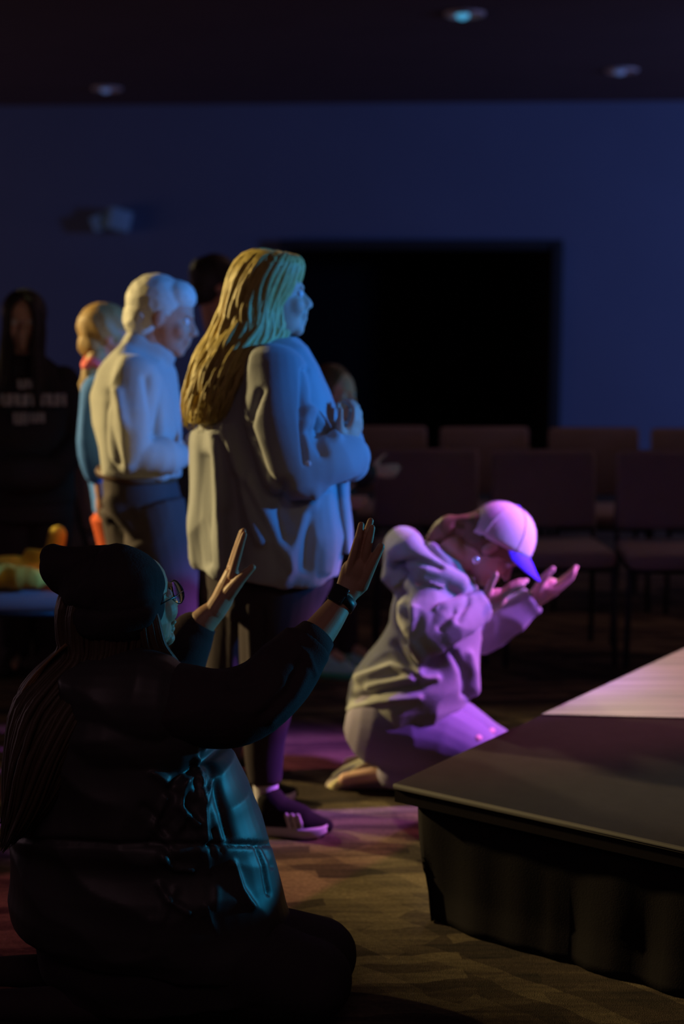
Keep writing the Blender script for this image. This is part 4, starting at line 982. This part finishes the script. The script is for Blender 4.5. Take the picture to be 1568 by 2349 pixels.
# ================================================================== 8. kneeling person with cap
def kneeling_cap():
    Y = 4.55
    rt = empty('person', (P(950, 1780, Y)[0], Y, 0), 'person kneeling beside the stage in pale cap and grey hoodie, palms up', 'person')
    H = Head(P(1126, 1250, Y), A(.62, -.03, -.78), A(.78, .0, .62), .98)
    J = dict(pelvis=P(870, 1650, Y), waist=P(900, 1560, Y), chest=P(985, 1370, Y), neck=P(1040, 1268, Y),
             shr=P(975, 1350, 4.40), shl=P(1010, 1340, 4.72), elr=P(975, 1475, 4.36), ell=P(1090, 1450, 4.76), wrr=P(1103, 1398, 4.42), wrl=P(1222, 1375, 4.74),
             hipr=P(880, 1660, 4.46), hipl=P(880, 1650, 4.64), knr=P(1130, 1740, 4.5), knl=P(1140, 1730, 4.68), anr=P(880, 1770, 4.5), anl=P(880, 1760, 4.66), toer=P(790, 1790, 4.5), toel=P(800, 1780, 4.66))
    J['knr'][2] = .075; J['knl'][2] = .075
    for q in ('anr', 'anl'): J[q][2] = .06
    for q in ('toer', 'toel'): J[q][2] = .04
    def h_near(s):
        y = 4.42
        s.limb(pl(0, (1100, 1400, y), (1118, 1385, y), (1140, 1372, y)), [.026, .030, .030], 14)
        s.limb(pl(0, (1112, 1378, y-.01), (1120, 1352, y-.02), (1128, 1333, y-.025), (1137, 1318, y-.025)), [.016, .0125, .011, .009], 12)
        for i in range(4):
            dy = (-.028, -.009, .010, .028)[i]; dv = (8, 2, -2, 0)[i]
            s.limb(pl(0, (1128, 1376, y+dy*.7), (1150, 1362+dv, y+dy), (1172, 1344+dv, y+dy), (1190, 1336+dv, y+dy), (1206-dv, 1334+dv, y+dy)), [.0125, .012, .0105, .0095, .008], 10)
    def h_far(s):
        y = 4.74
        s.limb(pl(0, (1220, 1378, y), (1240, 1362, y), (1262, 1348, y)), [.028, .032, .032], 14)
        s.limb(pl(0, (1232, 1355, y-.02), (1242, 1333, y-.03), (1255, 1317, y-.035), (1268, 1305, y-.035)), [.017, .014, .012, .0095], 12)
        for i in range(4):
            dy = (-.030, -.010, .010, .030)[i]; dv = (10, 3, -2, 0)[i]
            s.limb(pl(0, (1250, 1352, y+dy*.7), (1276, 1344+dv, y+dy), (1296, 1328+dv, y+dy), (1310, 1315+dv, y+dy), (1320-dv*.4, 1303+dv, y+dy)), [.013, .0125, .011, .010, .0085], 10)
    body(rt, H, J, [h_near, h_far], SKIN, .0045, .8, 3, .95); H.eyes(rt)
    HD = mat('grey_hoodie', (.30, .30, .27), .9, .5, 220, .08, 8, sheen=.2)
    s = Soup()
    rows = [(985, 1240, 1062, 1290, .09), (925, 1290, 1095, 1340, .14), (905, 1345, 1100, 1390, .145), (893, 1430, 1098, 1450, .145), (862, 1490, 1096, 1510, .155), (815, 1545, 1090, 1565, .18), (800, 1600, 1074, 1605, .19), (806, 1650, 1050, 1618, .185), (815, 1680, 985, 1640, .18), (838, 1712, 950, 1672, .15)]
    outline(rows, Y, 48, .92, soup=s)
    # hood folded on the nape
    s.limb(pl(0, (1050, 1335, 4.40), (985, 1300, 4.40), (935, 1262, 4.46), (925, 1250, Y), (940, 1258, 4.66), (1000, 1290, 4.72), (1060, 1330, 4.68)), [.030, .042, .048, .050, .048, .042, .030], 16, sub=3)
    s.limb(pl(0, (915, 1250, Y), (925, 1300, Y), (960, 1340, Y)), [.04, .075, .08], 18)
    # sleeves
    s.limb(pl(0, (985, 1375, 4.43), (968, 1420, 4.36), (985, 1462, 4.32)), [.080, .074, .062], 22, sub=3)
    s.limb(pl(0, (982, 1462, 4.32), (1030, 1430, 4.33), (1085, 1404, 4.39), (1105, 1396, 4.41)), [.062, .056, .043, .040], 22, sub=3, rounded=False)
    s.limb(pl(0, (1030, 1370, 4.70), (1080, 1450, 4.76), (1150, 1425, 4.75), (1205, 1388, 4.74), (1222, 1376, 4.74)), [.085, .072, .056, .046, .042], 22, sub=3, rounded=False)
    Yn = 4.36
    ex = [(pl(Yn, (905, 1300), (950, 1285), (1010, 1300)), .012, -.016), (pl(Yn, (910, 1335), (960, 1320), (1010, 1345)), .012, .014), (pl(Yn, (930, 1360), (925, 1420), (935, 1470)), .012, -.014),
          (pl(4.34, (950, 1400), (945, 1460), (970, 1510)), .012, .014), (pl(Yn, (905, 1480), (940, 1530), (960, 1560)), .014, -.016), (pl(Yn, (830, 1560), (900, 1530), (960, 1545)), .013, .016),
          (pl(Yn, (820, 1600), (880, 1580), (960, 1575)), .012, -.016), (pl(Yn, (850, 1580), (930, 1560), (1000, 1555)), .012, .014), (pl(Yn, (810, 1625), (870, 1610), (960, 1600)), .010, .010),
          (pl(4.30, (1000, 1400), (1050, 1385), (1100, 1370)), .010, .010), (pl(4.30, (1010, 1440), (1040, 1405)), .010, -.010), (pl(4.30, (1050, 1425), (1070, 1385)), .009, -.009),
          (pl(4.4, (1040, 1500), (1060, 1540), (1065, 1590)), .013, -.012), (pl(4.4, (1075, 1500), (1085, 1590)), .012, .010)]
    ex = [(a, b*.9, c*1.4) for a, b, c in ex]
    s.skin('hoodie', HD, rt, .0055, 3, folds(101, .009, 14, 40, extra=ex))
    JN = mat('light_jeans', (.24, .21, .28), .85, .4, 300, .12, 10)
    s = outline([(815, 1640, 1010, 1620, .18), (818, 1680, 1000, 1680, .18), (840, 1720, 980, 1730, .165)], Y, 36)
    for y_, dv in ((4.47, 0), (4.66, -8)):
        a = P(880, 1668+dv, y_); k_ = P(1122, 1735+dv, y_); k_[2] = .098; an = P(900, 1775, y_); an[2] = .07
        s.limb([a, (a+k_)/2+A(0, 0, .025), k_], [.118, .115, .076], 22, sub=3); s.limb([k_, (k_+an)/2, an], [.075, .062, .05], 16)
    jn = s.skin('jeans', JN, rt, .0065, 4, folds(102, .004, 14, 36))
    TORN = mat('torn_knee_skin', (.75, .42, .36), .6)
    for u, v in ((962, 1630), (1128, 1676), (1098, 1692)):
        hp = surf(jn, u, v)
        if hp is not None:
            c, n_ = hp; M_ = basis(n_, (0, 0, 1)); Soup().ball(c, (.004, .013, .009), M_, 12).raw('torn_patch', TORN, jn)
    SOLE = mat('cream_sole', (.9, .8, .45), .6); UP = mat('light_sneaker', (.35, .28, .26), .7)
    # toes tucked under: soles face back-left
    for y_ in (4.56, 4.70):
        to = P(748 if y_ < 4.6 else 790, 1790, y_); to[2] = .02; he = P(874 if y_ < 4.6 else 905, 1722, y_); he[2] = max(.10, he[2])
        shoe(rt, he, to, 1.1, up=A(.55, 0, -.8)*-1*-1, upper=UP, sole=SOLE)
    CAP = mat('pale_cap_cloth', (.80, .56, .55), .8, .3, 250, .06, 8); BR = mat('violet_cap_brim', (.10, .04, .85), .7, .2)
    k = H.k; M = H.M
    HCp = Head(P(1141, 1240, Y), A(.86, -.03, -.51), A(.51, .0, .86), 1.0)      # frame of the cap: its rim plane
    s = Soup(); R = []; th = np.linspace(0, 2*math.pi, 40, endpoint=False)
    for q in np.linspace(0, 1, 12):
        ph = q*math.pi/2*.98; rr = math.cos(ph)**.85; zz = math.sin(ph)
        R.append(np.array([HCp.w(.110*rr*math.cos(t), .092*rr*math.sin(t), .118*zz-.012*(1-zz)*max(0, -math.cos(t))) for t in th]))
    s.rings(R)
    co_ = s.raw('cap', CAP, rt)
    q = Soup()
    for i in range(6):
        a = math.pi/3*i
        if i == 3: pass
        seam = Soup().limb([HCp.w(.1115*math.cos(p_)**.85*math.cos(a), .0935*math.cos(p_)**.85*math.sin(a), .1195*math.sin(p_)) for p_ in np.linspace(0.02, 1.50, 14)], [.0012]*14, 5)
        seam.raw('cap_seam', CAP, co_)
    Soup().ball(HCp.w(0, 0, .119), (.007, .007, .005), HCp.M, 12).raw('cap_button', mat('violet_button', (.2, .08, .7), .7), co_)
    V = []; n = 17; F = []; D = unit(A(.42, -.05, -.9))
    for layer in (0, 1):
        o_ = HCp.M[:, 2]*.004*layer
        for i in range(n):
            a = math.pi*(i/(n-1)-.5)*.86; V.append(HCp.w(.108*math.cos(a), .090*math.sin(a), .003)+o_)
        for i in range(n):
            a = math.pi*(i/(n-1)-.5)*.86; V.append(HCp.w(.114*math.cos(a), .088*math.sin(a), -.002)+D*.072*abs(math.cos(a))**.45+o_)
    m_ = 2*n
    for i in range(n-1):
        F.append((i, i+1, n+i+1, n+i)); F.append((m_+i, m_+n+i, m_+n+i+1, m_+i+1)); F.append((n+i, n+i+1, m_+n+i+1, m_+n+i))
    Soup().add(V, F).raw('cap_brim', BR, co_)
    HR = mat('brown_ponytail', (.19, .11, .04), .5, .4, 400, .3, 60)
    s = Soup(); s.ball(H.w(-.04, 0, .0), np.array((.075, .082, .065))*k, M, 20); s.ball(H.w(-.01, 0, .03), np.array((.098, .081, .080))*k, M, 20)
    s.limb(pl(Y, (1080, 1212), (1045, 1206), (1012, 1214), (992, 1236)), [.030, .026, .030, .016], 16, sub=3)
    s.limb(pl(Y, (1050, 1214), (1025, 1225), (1015, 1240)), [.024, .026, .014], 14, sub=2)
    rr_ = random.Random(5)
    for i in range(40):
        a_ = rr_.uniform(0, 6.28); e_ = rr_.uniform(.02, .034); o_ = A(0, math.cos(a_)*e_, math.sin(a_)*e_)
        s.limb([P(1088, 1222, Y)+o_*1.6, P(1045, 1207, Y)+o_*.8, P(1012, 1216, Y)+o_, P(990+rr_.uniform(-8, 14), 1242+rr_.uniform(-8, 8), Y)+o_*.6], [.006, .005, .006, .002], 6, sub=2)
    s.skin('hair', HR, rt, .005, 3, folds(103, .005, 40, 90))
    ER = mat('pearl_earring', (.85, .9, .95), .15, spec=.9)
    Soup().ball(P(1091, 1285, 4.452), (.010, .006, .012)).raw('earring', mat('polished_earring', (.9, .92, .95), .12, metal=.8), rt)
kneeling_cap()
